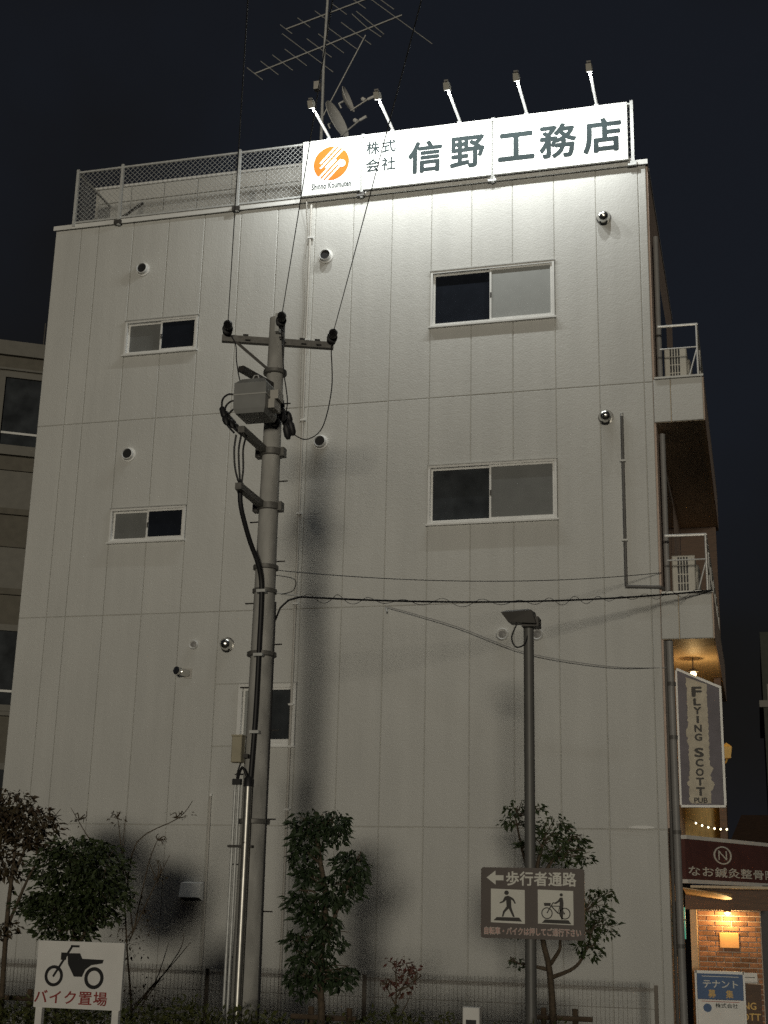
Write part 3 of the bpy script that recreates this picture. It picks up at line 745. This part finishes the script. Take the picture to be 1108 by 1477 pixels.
J = {'left': [ends[0]+wd*.1, (4.23, -4.42, 7.62), (4.29, -4.5, 7.36), (4.40, -4.6, 7.05), (4.60, -4.75, 6.80), (4.78, -4.6, 6.65)],
     'middle': [ends[1]+wd*.1, (4.76, -4.36, 7.6), (4.80, -4.36, 7.24), (4.84, -4.33, 6.95), (4.82, -4.3, 6.8)],
     'right': [ends[2]+wd*.1, (5.22, -4.0, 7.62), (5.24, -4.0, 7.17), (5.15, -4.0, 6.72), (4.98, -4.02, 6.58), (4.85, -4.08, 6.62)]}
for k, v in J.items():
    MB().tube([p-Vector((4.635, -4.2, GZ)) for p in smooth(v)], .007, 6).build('jumper_wire', 'black_rubber', up_)
for p, q in (((4.76, -4.32, 6.97), (4.80, -4.34, 6.72)), ((4.80, -4.2, 6.86), (4.86, -4.12, 6.58)), ((4.70, -4.35, 6.92), (4.72, -4.37, 6.62)), ((4.78, -4.26, 6.80), (4.81, -4.2, 6.60))):
    P, Q = Vector(p)-Vector((4.635, -4.2, GZ)), Vector(q)-Vector((4.635, -4.2, GZ))
    MB().lathe(P, Q-P, [(.015, 0), (.035, .03), (.038, .1), (.028, .12), (.042, .16), (.04, .24), (.02, .28)], 12).build('cable_terminal', 'black_rubber', up_)

# switch box hung on the pole
sb = thing('switch_box', 'grey pole-mounted switch box with black cable ends', 'switch box', (4.61, -4.66, 6.80))
MB().add([(-.17, -.17, -.17), (.15, -.17, -.17), (.15, .17, -.17), (-.17, .17, -.17), (-.19, -.19, -.12), (.17, -.19, -.12), (.17, .19, -.12), (-.19, .19, -.12),
          (-.19, -.19, .17), (.17, -.19, .17), (.17, .19, .17), (-.19, .19, .17), (-.13, -.13, .235), (.12, -.13, .235), (.12, .13, .235), (-.13, .13, .235)],
         [(3, 2, 1, 0)]+[(b+i, b+(i+1) % 4, b+4+(i+1) % 4, b+4+i) for b in (0, 4, 8) for i in range(4)]+[(12, 13, 14, 15)]).build('tank', 'box_grey', sb)
MB().box(-.195, .176, -.196, .196, .03, .045).build('flange', 'alu_dull', sb)
MB().bar((-.13, -.18, .34), (.02, .36, .34), .07, .06).bar((.0, .0, .24), (.0, .0, .31), .06, .06).build('hanger', 'dark_metal', sb)
MB().tube([(-.05, -.05, .236), (-.02, -.05, .30), (.02, -.05, .30), (.04, -.05, .24)], .008, 6).build('lifting_eye', 'galv', sb)
MB().box(.17, .26, -.05, .12, .02, .12).box(.172, .24, -.1, .1, -.1, .0).build('bushing_block', 'pvc', sb)
for k, dz in enumerate((.06, .02, -.03)):
    y = -.12+.1*k
    pth = smooth([(-.19, y, dz), (-.27, y-.02, dz+.01), (-.33, y-.04, dz-.06), (-.31, y-.06, -.17), (-.24+.03*k, y-.1, -.30), (-.13+.05*k, y-.15, -.42)])
    MB().tube(pth, .011, 8).build('cable', 'black_rubber', sb)
    a = pth[15]; b = pth[-7]
    MB().lathe(a, b-a, [(.014, 0), (.034, .02), (.036, .12), (.026, .14), (.036, .17), (.03, .22), (.012, .25)], 10).build('cable_terminal', 'black_rubber', sb)

# cables down the pole into steel conduits
pc = thing('riser_cable', 'thick black cable curving down the utility pole into steel conduits', 'cable')
for k in range(3):
    MB().tube(smooth([(4.50+.045*k, -4.92+.03*k, 6.36), (4.48+.05*k, -4.9, 6.2), (4.49+.045*k, -4.87, 6.0), (4.545+.01*k, -4.86, 5.82)]), .011, 8).build('cable_core', 'black_rubber', pc)
MB().lathe((4.553, -4.86, 5.86), (0, .02, -1), [(.02, 0), (.038, .03), (.038, .1), (.026, .13)], 12).build('cable_sleeve', 'black_rubber', pc)
MB().tube(smooth([(4.553, -4.86, 5.76), (4.555, -4.80, 5.58), (4.59, -4.62, 5.3), (4.645, -4.45, 5.05), (4.66, -4.365, 4.8), (4.66, -4.355, 4.2), (4.66, -4.365, 3.5), (4.645, -4.38, 2.85)]), .026, 12).build('cable_sheath', 'black_rubber', pc)
for z in (4.78, 4.1, 3.3): MB().box(4.61, 4.71, -4.395, -4.33, z, z+.03).build('strap', 'galv', pc)
sc_ = thing('steel_conduit', 'thick shiny steel conduit running up the front of the utility pole', 'conduit')
MB().tube([(4.635, -4.41, 2.78), (4.635, -4.42, GZ)], .041, 16).build('tube', 'conduit_steel', sc_)
MB().lathe((4.635, -4.41, 2.76), (0, 0, 1), [(.045, 0), (.045, .08), (.03, .1)], 14).build('cap', 'black_rubber', sc_)
for z in (2.2, 1.2, .4): MB().lathe((4.635, -4.414, z), (0, 0, 1), [(.039, 0), (.039, .015)], 14).build('clip', 'dark_metal', sc_)
s2_ = thing('twin_conduit', 'pair of thin steel conduits at the left of the utility pole', 'conduit')
for dx in (0, .042): MB().tube([(4.475+dx, -4.36, 2.80), (4.475+dx, -4.37, GZ)], .015, 12).build('tube', 'galv', s2_)
MB().box(4.45, 4.54, -4.39, -4.34, 2.78, 2.84).build('cap', 'black_rubber', s2_)
MB().box(4.44, 4.70, -4.40, -4.345, 2.16, 2.185).build('strap', 'dark_metal', s2_)
MB().tube(smooth([(4.53, -4.38, 3.0), (4.50, -4.38, 2.9), (4.49, -4.37, 2.8)]), .009, 6).build('lead_wire', 'black_rubber', s2_)
MB().tube(smooth([(4.50, -4.37, 2.84), (4.56, -4.41, 2.95), (4.62, -4.42, 2.86)]), .014, 8).build('lead_wire', 'black_rubber', s2_)
tbx = thing('terminal_box', 'small cream terminal box fixed to the left of the utility pole', 'box', (4.50, -4.40, 3.0))
MB().cbox(-.055, .055, -.05, .05, 0, .265, .008).build('casing', 'box_cream', tbx)
MB().box(-.06, .06, -.055, .055, .266, .28).build('lid', 'box_cream', tbx)
MB().box(.056, .11, .0, .04, .05, .09).build('bracket', 'dark_metal', tbx)
gwire = MB().tube(smooth([(4.775, -4.235, 4.7), (4.78, -4.24, 3.6), (4.785, -4.25, 2.6), (4.79, -4.25, 1), (4.80, -4.25, GZ)]), .011, 6).build('ground_wire', 'black_rubber')
tag(gwire, 'thin dark earth wire down the right edge of the utility pole', 'wire')

# telecom lines
tcb = thing('telecom_cable', 'black cable with wavy wire wrap crossing the facade to the right of the pole', 'cable')
ta, tb2 = Vector((4.97, -4.0, 4.80)), Vector((9.18, -.03, 5.60))
path = sag(ta, tb2, .10, 60)
def along(t):
    f = t*60; i = min(int(f), 59); return path[i].lerp(path[i+1], f-i)
MB().tube([(4.75, -4.15, 4.52), (4.79, -4.12, 4.66), (4.86, -4.07, 4.75)]+path, .011, 8).build('main_cable', 'cable_black', tcb)
hel = []
for k in range(900):
    t = k/900
    s = 13.6*t+.35*math.sin(9*t)
    rr = .036+.014*math.sin(23*t)
    hel.append(along(t)+Vector((0, rr*math.cos(s*2*math.pi), rr*math.sin(s*2*math.pi)-.006)))
MB().tube(hel, .0035, 4).build('wire_wrap', 'black_rubber', tcb)
MB().tube(smooth([(4.75, -4.2, 5.0), (4.93, -4.1, 4.97), (4.92, -4.1, 4.85), (4.80, -4.15, 4.8)]), .005, 5).build('pigtail', 'black_rubber', tcb)
MB().tube([(4.74, -4.2, 4.81), (4.97, -4.0, 4.805)], .008, 6).build('anchor', 'galv', tcb)
o = MB().tube(sag((4.72, -4.2, 5.06), (8.545, -.01, 5.86), .12, 24), .005, 5).build('service_wire', 'black_rubber')
tag(o, 'thin wire from the utility pole to the building corner above the black cable', 'wire')
hk = thing('drop_wire', 'thin wire sagging across the wall behind the lamp post', 'wire')
MB().tube(smooth([(4.84, -.06, 5.51), (4.99, -.1, 5.48), (5.86, -.12, 5.2), (6.79, -.12, 4.83), (7.86, -.1, 4.63), (8.56, .02, 4.62)]), .006, 6).build('wire', 'pipe_grey', hk)
MB().tube([(4.86, -.003, 5.5), (4.86, -.08, 5.5), (4.88, -.1, 5.44)], .012, 6).build('hook', 'galv', hk)

# ---------------------------------------------------------------- lamp post and direction sign
lp = thing('lamp_post', 'dark slim lamp post with an unlit flat floodlight on top', 'lamp post', (7.535, -4.6, GZ))
MB().tube([(0, 0, 0), (0, 0, 2.6), (0, 0, 4.78)], .054, 18, .050).build('post', 'post_grey', lp)
MB().lathe((0, 0, 0), (0, 0, 1), [(.12, 0), (.12, .015), (.06, .02), (.058, .1)], 16).build('base_plate', 'post_grey', lp)
h = MB()
h.add([(-.17, -.19, 4.80), (.10, -.19, 4.78), (.10, .02, 4.79), (-.17, .02, 4.81), (-.235, -.22, 4.89), (.06, -.22, 4.905), (.06, .05, 4.93), (-.235, .05, 4.92), (-.2, -.17, 4.915), (.03, -.17, 4.925), (.03, .03, 4.945), (-.2, .03, 4.94)],
      [(3, 2, 1, 0)]+[(b+i, b+(i+1) % 4, b+4+(i+1) % 4, b+4+i) for b in (0, 4) for i in range(4)]+[(8, 9, 10, 11)])
hh = h.build('lamp_head', 'dark_metal', lp)
MB().box(-.05, .115, -.12, .06, 4.765, 4.86).build('driver_box', 'dark_metal', hh)
MB().tube(smooth([(-.10, -.1, 4.79), (-.15, -.1, 4.66), (-.11, -.09, 4.57), (-.03, -.06, 4.60), (.0, -.04, 4.7)]), .008, 6).build('cable', 'black_rubber', hh)

ds = thing('direction_sign', 'brown pedestrian path sign with arrow and pictograms on the lamp post', 'sign')
y = -4.70
def rrect(x0, x1, z0, z1, r, n=5):
    p = []
    for cx_, cz_, a in ((x1-r, z1-r, 0), (x0+r, z1-r, 1), (x0+r, z0+r, 2), (x1-r, z0+r, 3)):
        p += [(cx_+r*math.cos((a+k/n)*math.pi/2), cz_+r*math.sin((a+k/n)*math.pi/2)) for k in range(n+1)]
    return p
MB().poly(rrect(7.09, 8.045, 1.375, 2.003, .025), y, y+.03).build('board', 'brown_board', ds)
MB().box(7.47, 7.60, y+.031, y+.16, 1.8, 1.85).box(7.47, 7.60, y+.031, y+.16, 1.5, 1.55).build('clamp', 'galv', ds)
k = y-.003
def px(u): return 7.09+(u-20)/1030*.955
def pz(v): return 2.003-(v-75)/715*.628
MB().poly([(px(u), pz(v)) for u, v in ((78, 180), (168, 108), (168, 155), (250, 155), (250, 207), (170, 207), (170, 252))], k-.001, y-.0005).build('arrow', 'print_cream', ds)
text('lettering', '歩行者通路', px(275), px(975), pz(258), pz(112), k-.001, 'print_cream', ds, bold=.022, spacing=1.03)
for a, b in ((122, 462), (592, 942)):
    MB().poly([(px(a), pz(632)), (px(b), pz(640)), (px(b), pz(300)), (px(a), pz(292))], k, y-.0005).build('pictogram_panel', 'print_cream', ds)
kk = k-.0035
def pg(name, pts): MB().poly([(px(u), pz(v)) for u, v in pts], kk, k-.0005).build(name, 'print_dark', ds)
def ln2(m, pts, wv):
    for (a, b), (c, d_) in zip(pts, pts[1:]):
        A = Vector((px(a), kk, pz(b))); B = Vector((px(c), kk, pz(d_))); m.bar(A, B, .004, wv*.00092)
pg('walker_head', [(280+23*math.cos(t*math.pi/9), 331+23*math.sin(t*math.pi/9)) for t in range(18)])
pg('walker_body', [(262, 370), (295, 360), (335, 378), (355, 395), (374, 436), (362, 442), (345, 412), (325, 398), (328, 470), (332, 490), (362, 572), (344, 574), (302, 490), (262, 530), (248, 574), (232, 574), (244, 520), (280, 470), (276, 405), (252, 428), (212, 442), (210, 430), (240, 415)])
pg('kerb', [(180, 578), (405, 578), (435, 618), (150, 612)])
pg('kerb', [(662, 590), (892, 592), (920, 630), (630, 624)])
pg('rider_head', [(825+16*math.cos(t*math.pi/9), 341+16*math.sin(t*math.pi/9)) for t in range(18)])
pg('rider_body', [(812, 368), (838, 368), (846, 420), (842, 500), (838, 585), (822, 588), (806, 500), (808, 410), (775, 432), (755, 430), (762, 418), (790, 400)])
pg('basket', [(650, 424), (722, 424), (714, 455), (658, 455)])
m = MB()
for c in (682, 858): m.ring(px(c), pz(527), .0515, .009, kk, k-.0005, 26, 1.0)
m.build('bicycle_wheels', 'print_dark', ds)
m = MB(); ln2(m, [(682, 527), (722, 455), (745, 420), (770, 430)], 10); ln2(m, [(722, 455), (808, 455)], 9); ln2(m, [(730, 460), (790, 525), (858, 530)], 11); ln2(m, [(790, 525), (808, 458)], 9); ln2(m, [(815, 470), (858, 530)], 8)
m.build('bicycle_frame', 'print_dark', ds)
text('lettering', '自転車・バイクは押してご通行下さい', px(55), px(1015), pz(755), pz(676), k-.001, 'print_cream', ds, bold=.035)
text('lettering', '自転車・バイクは押してご通行下さい', px(58), px(1012), pz(751), pz(680), k-.003, 'print_pink', ds, bold=.0)

# ---------------------------------------------------------------- motorbike parking sign
bs = thing('parking_sign', 'white motorbike parking sign with black motorbike and red lettering', 'sign')
y = -6.5
MB().poly(rrect(3.58, 4.385, .748, 1.288, .008), y, y+.035).build('board', 'bike_white', bs)
for a in (3.585, 4.295): MB().box(a, a+.06, y+.036, y+.08, GZ, 1.27).build('leg', 'bike_white', bs)
for a in (3.55, 4.32):
    pass
def qx(u): return 3.58+(u-205)/465*.805
def qz(v): return 1.288-(v-914)/370*.54
def bp_(name, pts): MB().poly([(qx(u), qz(v)) for u, v in pts], y-.004, y-.0005).build(name, 'black', bs)
for c, v, r, wv in ((303, 1108, .086, .026), (520, 1112, .089, .030)): MB().ring(qx(c), qz(v), r, wv, y-.004, y-.0005, 32, 1.0).build('wheel_print', 'black', bs)
bp_('bike_body_print', [(368, 980), (435, 978), (450, 1008), (565, 1010), (560, 1030), (500, 1042), (470, 1068), (455, 1108), (412, 1108), (375, 1040)])
bp_('headlight_print', [(334, 977), (366, 977), (362, 1018), (334, 1018)])
m = MB()
for (a, b), (c, d_) in (((300, 1112), (390, 942)), ((384, 940), (430, 940))):
    A = Vector((qx(a), y-.005, qz(b))); B = Vector((qx(c), y-.005, qz(d_))); m.bar(A, B, .004, .018)
m.build('fork_print', 'black', bs)
text('lettering', 'バイク置場', qx(208), qx(598), qz(1262), qz(1186), y-.004, 'print_red', bs, bold=.014, spacing=1.1)

# ---------------------------------------------------------------- mesh fence before the wall
mf = thing('mesh_fence', 'low dark wire mesh fence standing before the wall', 'fence')
FYY, FT = -1.2, .86
xx = -3.0
while xx < 8.4:
    MB().box(xx-.02, xx+.02, FYY+.01, FYY+.05, GZ, FT-.03).build('post', 'fence_brown', mf)
    e = min(xx+2, 8.4); m = MB(); q = xx+.03
    while q < e-.01:
        m.box(q-.0018, q+.0018, FYY-.0018, FYY+.0018, GZ+.1, FT); q += .05
    for z in (FT-.06, FT-.10, FT-.28, FT-.48, FT-.68, FT-.9, FT-1.1): m.box(xx+.02, e-.02, FYY-.006, FYY-.0025, z-.0025, z+.0025)
    for z in (FT-.085, FT-.07): m.box(xx+.02, e-.02, FYY-.04, FYY-.034, z-.004, z+.004)
    tag(m.build('mesh_panel', 'fence_brown', mf), kind='stuff')
    xx += 2.0
MB().box(8.38, 8.42, FYY+.01, FYY+.05, GZ, FT-.03).build('post', 'fence_brown', mf)

# ---------------------------------------------------------------- plants
def leaves(clumps, Y, dy, size, dens, droop=.2):
    m = MB(); tw = []
    for (x, z, rx, rz) in clumps:
        n = int(1.9*dens*rx*rz*100)
        for _ in range(n):
            while True:
                a, b, c = (random.uniform(-1, 1) for _ in range(3))
                if .15 < a*a+b*b+c*c < 1: break
            s = random.uniform(.9, 1.18)
            p = Vector((x+a*rx*s, Y+b*dy*min(1, rx/.2+.3)*s, z+c*rz*s))
            d = Vector((a+random.uniform(-.8, .8), b*.8+random.uniform(-.8, .8), random.uniform(-.9, .5)-droop)).normalized()
            u = Vector((random.uniform(-1, 1), random.uniform(-1, 1), random.uniform(.2, 1.2)))
            r = d.cross(u).normalized(); nn_ = r.cross(d)
            ln_ = .78*size*random.choice((.5, .75, 1., 1., 1.25, 1.5))*random.uniform(.85, 1.15); w_ = ln_*random.uniform(.19, .26)
            m.add([p, p+d*ln_*.45+r*w_+nn_*ln_*.06, p+d*ln_-nn_*ln_*.08, p+d*ln_*.45-r*w_+nn_*ln_*.06], [(0, 1, 2), (0, 2, 3)])
    return m
def plant(name, label, cat, base, Y, trunks, clumps, dy, size, dens, leafmat, group=None, droop=.2, twigs=True, tr=.03):
    t = thing(name, label, cat, (0, 0, 0), group)
    m = MB()
    main = trunks[0]
    pts = [(x, Y, z) for x, z in main]
    m.tube(smooth(pts, 4), tr, 9, tr*.4)
    m.build('trunk', 'bark', t)
    m = MB(); seg = [Vector((x, Y, z)) for tr_ in trunks for x, z in [(p.x, p.z) for p in smooth([(a, 0, b) for a, b in tr_], 4)]]
    for tr_ in trunks[1:]:
        m.tube(smooth([(x, Y+.05*math.sin(7*x+i), z) for i, (x, z) in enumerate(tr_)], 4), tr*.55, 7, tr*.18)
    if twigs:
        for (x, z, rx, rz) in clumps:
            c = Vector((x, Y, z))
            cand = [s for s in seg if s.z < z+.02] or seg
            s = min(cand, key=lambda q: (q-c).length)
            for _ in range(5):
                e = c+Vector((random.uniform(-1, 1)*rx, random.uniform(-1, 1)*dy*.7, random.uniform(-.6, 1)*rz))
                mid = s.lerp(e, .5)+Vector((random.uniform(-.04, .04), random.uniform(-.04, .04), random.uniform(-.02, .05)))
                m.tube(smooth([s, mid, e], 3), .008, 5, .003)
    m.build('branches', 'bark', t)
    if clumps: leaves(clumps, Y, dy, size, dens, droop).build('crown', leafmat, t)
    return t
random.seed(11)
plant('street_tree', 'small dark reddish tree at the far left edge', 'tree', None, -4.4,
      [[(2.10, GZ), (2.08, .4), (2.05, 1.38), (2.06, 1.86), (2.07, 2.29)], [(2.05, 1.38), (2.28, 1.83), (2.38, 2.04)], [(2.06, 1.7), (1.85, 2.1), (1.8, 2.4)], [(2.06, 1.86), (2.25, 2.2), (2.4, 2.35)]],
      [(1.96, 2.54, .26, .19), (2.22, 2.45, .24, .12), (2.37, 2.35, .17, .09), (2.12, 2.25, .28, .13), (1.80, 2.36, .28, .21), (2.29, 2.17, .18, .09), (1.90, 2.04, .23, .14), (2.0, 1.86, .18, .07), (2.02, 1.31, .13, .09), (1.7, 2.5, .2, .2)],
      .26, .08, 46, 'leaf_red', tr=.035)
plant('round_shrub', 'dense rounded green shrub behind the motorbike parking sign', 'shrub', None, -4.2,
      [[(2.74, GZ), (2.73, .6), (2.72, 1.3), (2.72, 1.8)], [(2.73, 1.0), (2.5, 1.4), (2.35, 1.6)], [(2.72, 1.1), (2.95, 1.5), (3.0, 1.8)]],
      [(2.71, 2.11, .34, .15), (2.52, 1.95, .34, .2), (2.96, 1.95, .28, .22), (2.74, 1.74, .45, .22), (2.28, 1.57, .22, .13), (2.56, 1.53, .38, .19), (3.02, 1.68, .28, .19), (2.62, 1.32, .31, .14), (2.89, 1.47, .29, .12)],
      .38, .08, 70, 'leaf_green', tr=.04)
plant('twiggy_shrub', 'nearly bare shrub with long thin twigs behind the rounded shrub', 'shrub', None, -3.6,
      [[(3.16, GZ), (3.16, .38), (3.05, 1.1), (2.97, 1.68)], [(2.97, 1.68), (3.09, 2.23), (3.52, 2.49), (3.71, 2.67)], [(2.96, 1.68), (2.87, 2.19), (2.80, 2.56)], [(2.98, 1.82), (2.9, 2.1), (2.93, 2.5)], [(2.98, 1.7), (2.51, 2.26), (2.27, 2.59)], [(3.18, .56), (3.51, .92), (3.77, 1.21)], [(3.15, .5), (3.4, .8), (3.5, 1.2)], [(3.05, 1.2), (3.3, 1.7), (3.45, 2.1)], [(3.1, 1.3), (3.25, 2.0), (3.33, 2.3)], [(3.16, .3), (3.3, .6), (3.62, 1.1), (3.7, 1.3)]],
      [(3.55, 2.52, .17, .05), (2.82, 2.48, .09, .09), (3.36, 2.25, .05, .08), (2.35, 2.48, .07, .08), (3.1, 1.35, .25, .4), (3.3, .65, .2, .2), (3.35, 1.9, .1, .15)],
      .15, .045, 13, 'leaf_red', tr=.016)
plant('column_tree', 'narrow clumpy evergreen tree right of the utility pole', 'tree', None, -5.0,
      [[(5.68, GZ), (5.68, .59), (5.65, 1.05), (5.68, 1.66), (5.60, 2.1), (5.58, 2.35)], [(5.66, .95), (5.5, 1.0), (5.45, 1.05)], [(5.66, 1.3), (5.9, 1.8), (5.95, 2.0)]],
      [(5.48, 2.37, .17, .12), (5.72, 2.39, .16, .11), (5.52, 2.23, .2, .11), (5.77, 2.28, .11, .11), (5.46, 2.04, .14, .16), (5.5, 1.88, .12, .09), (5.90, 2.01, .16, .13), (5.98, 1.89, .09, .12), (5.81, 1.79, .2, .14), (5.68, 1.66, .2, .09), (5.41, 1.66, .11, .11), (5.55, 1.54, .17, .09), (5.68, 1.45, .15, .1), (5.42, 1.32, .11, .1), (5.73, 1.3, .16, .11), (5.57, 1.14, .2, .1), (5.42, .98, .09, .11), (5.64, .99, .19, .08), (5.84, .97, .12, .08), (5.51, .86, .09, .06), (5.9, 1.06, .08, .05)],
      .2, .085, 62, 'leaf_column', tr=.04, droop=.4)
plant('slender_tree', 'loose small tree growing behind the brown direction sign', 'tree', None, -3.2,
      [[(7.53, GZ), (7.53, .54), (7.50, 1.04), (7.43, 1.37), (7.38, 1.98), (7.45, 2.3)], [(7.515, .975), (7.76, 1.083), (7.867, 1.251), (7.95, 1.5)], [(7.509, 1.107), (7.609, 1.244), (7.639, 1.378), (7.85, 1.6)], [(7.40, 1.6), (7.25, 2.1), (7.15, 2.55)], [(7.40, 1.9), (7.6, 2.2), (7.75, 2.35)], [(7.48, 1.05), (7.3, 1.08), (7.16, 1.1)]],
      [(7.17, 2.62, .12, .1), (7.13, 2.5, .14, .07), (7.39, 2.64, .1, .06), (7.57, 2.44, .2, .13), (7.49, 2.26, .26, .13), (7.77, 2.33, .13, .11), (7.88, 2.16, .08, .11), (7.65, 2.16, .18, .1), (7.28, 2.26, .1, .1), (8.02, 1.79, .15, .08), (7.94, 1.62, .18, .11), (8.04, 1.46, .15, .12), (7.84, 1.42, .15, .11), (7.9, 1.25, .15, .08), (7.16, 1.1, .1, .06), (7.16, 1.4, .06, .04)],
      .2, .08, 30, 'leaf_green', tr=.042)
plant('red_leaf_shrub', 'sparse little shrub with a few crimson leaves', 'shrub', None, -4.6,
      [[(6.27, GZ), (6.267, .59), (6.274, .87), (6.263, 1.09)], [(6.30, .3), (6.306, .63), (6.395, .82), (6.445, .97)], [(6.27, .75), (6.18, .9), (6.15, 1.0)], [(6.27, .8), (6.36, .98), (6.42, 1.12)]],
      [(6.29, 1.1, .14, .09), (6.38, 1.06, .11, .09), (6.19, .93, .09, .07), (6.33, .9, .15, .08), (6.45, 1.03, .04, .06)],
      .1, .07, 16, 'leaf_crimson', tr=.013)
# low hedge
random.seed(5)
hc = []
x = -1.0
while x < 8.2:
    hgt = .18+.16*abs(math.sin(x*1.7))+.1*random.random()
    if 2.9 < x < 4.4: hgt += .08
    hc.append((x, .25+hgt*.35, .3, .12+hgt*.5)); x += .22
tag(leaves(hc, -4.9, .5, .07, 30, -.5).build('low_hedge', 'leaf_hedge'), 'low yellowish green hedge at the foot of the trees', 'hedge', kind='stuff')
# tree stakes
def stake(name, label, x0, x1, yy, z, posts):
    t = thing(name, label, 'tree support')
    MB().tube([(x0, yy, z), (x1, yy, z)], .025, 8).build('cross_bar', 'stake', t)
    for p in posts: MB().tube([(p, yy+.04, GZ), (p, yy+.04, z+.09)], .03, 8).build('stake_post', 'stake', t)
stake('tree_stake', 'low wooden stake frame at the foot of the narrow evergreen tree', 5.32, 5.95, -4.8, .63, (5.5, 5.87))
stake('tree_stake', 'low wooden stake frame at the far left beside the parking sign', 1.75, 2.35, -4.1, .62, (2.2,))
stake('tree_stake', 'low wooden stake frame at the foot of the loose tree behind the lamp post', 7.3, 7.9, -3.0, .58, (7.72, 7.4))
# white device post
dv = thing('gate_post', 'short white box post with a dark window, near the lamp post', 'post', (7.275, -6.0, GZ))
MB().cbox(-.07, .07, -.05, .05, 0, 1.365, .006).build('casing', 'bike_white', dv)
MB().box(-.04, .045, -.056, -.051, 1.10, 1.27).build('window', 'black', dv)
MB().box(-.025, .03, -.060, -.057, 1.12, 1.22).build('window_frame', 'alu', dv)

# ---------------------------------------------------------------- neighbours
ang = math.atan2(.525, .871)
nb = thing('neighbour_building', 'tan apartment building behind the left edge of the white building', 'building', (-7.069, 8.676, 0), rz=ang)
MB().box(-12, 3.2, .0, 10, GZ, 13.75).build('wall', 'tan_wall', nb)
MB().box(-12.1, 3.3, -.12, 10.1, 13.751, 14.1).build('cornice', 'tan_trim', nb)
MB().box(-12.05, 3.25, -.06, 10.05, 13.4, 13.45).build('moulding', 'tan_trim', nb)
for i in range(-4, 2):
    x = .22+i*2.4
    for z0, z1, k in ((11.55, 13.2, 0), (10.05, 10.95, 1), (8.2, 9.15, 1), (5.6, 7.24, 0), (2.6, 4.2, 0)):
        f = MB().box(x-.14, x+1.5, -.10, -.003, z0-.14, z0).box(x-.14, x+1.5, -.10, -.003, z1, z1+.14).box(x-.14, x, -.10, -.003, z0, z1).box(x+1.36, x+1.5, -.10, -.003, z0, z1).build('window', 'tan_trim' if k == 0 else 'tan_wall', nb)
        MB().box(x, x+1.36, -.03, -.004, z0, z1).build('pane', 'glass_dim' if k == 0 else 'tan_trim', f)
        if k == 0:
            MB().box(x, x+1.36, -.06, -.031, z0+.28, z0+.33).build('guard_rail', 'alu', f)
            MB().box(x-.2, x+1.56, -.14, -.002, z0-.24, z0-.15).build('sill', 'tan_trim', f)
MB().tube([(1.0, .5, 14.1), (1.0, .5, 14.9)], .02, 6).build('roof_rod', 'dark_metal', nb)
fb = thing('far_apartment', 'dim distant apartment block at the right edge', 'building', (9.9, 25, GZ))
MB().box(.0, 9, 0, 8, 0, 10.3).build('wall', 'far_wall', fb)
MB().box(-.12, 9.1, -.1, 8.1, 8.0, 8.2).build('ledge', 'tan_trim', fb)
for i in range(5):
    for j in range(3):
        x = .12+i*1.8; z = 1.4+j*2.9
        f = MB().box(x, x+.95, -.05, -.003, z, z+1.5).build('window', 'tan_trim', fb)
        MB().box(x+.08, x+.87, -.06, -.0505, z+.08, z+1.42).build('pane', 'window_lit' if (i*3+j*5) % 7 == 1 else 'glass_dark', f)
lh = thing('low_house', 'low dark house with a reddish roof behind the clinic sign', 'building', (9.2, 14, GZ))
MB().box(0, 5, 0, 5, 0, 3.4).build('wall', 'far_wall', lh)
MB().add([(-.3, -.3, 3.4), (5.3, -.3, 3.4), (5.3, 5.3, 3.4), (-.3, 5.3, 3.4), (-.0, 2.5, 4.3), (5.0, 2.5, 4.3)], [(0, 1, 5, 4), (1, 2, 5), (2, 3, 4, 5), (3, 0, 4), (3, 2, 1, 0)]).build('roof', 'wood_brown', lh)
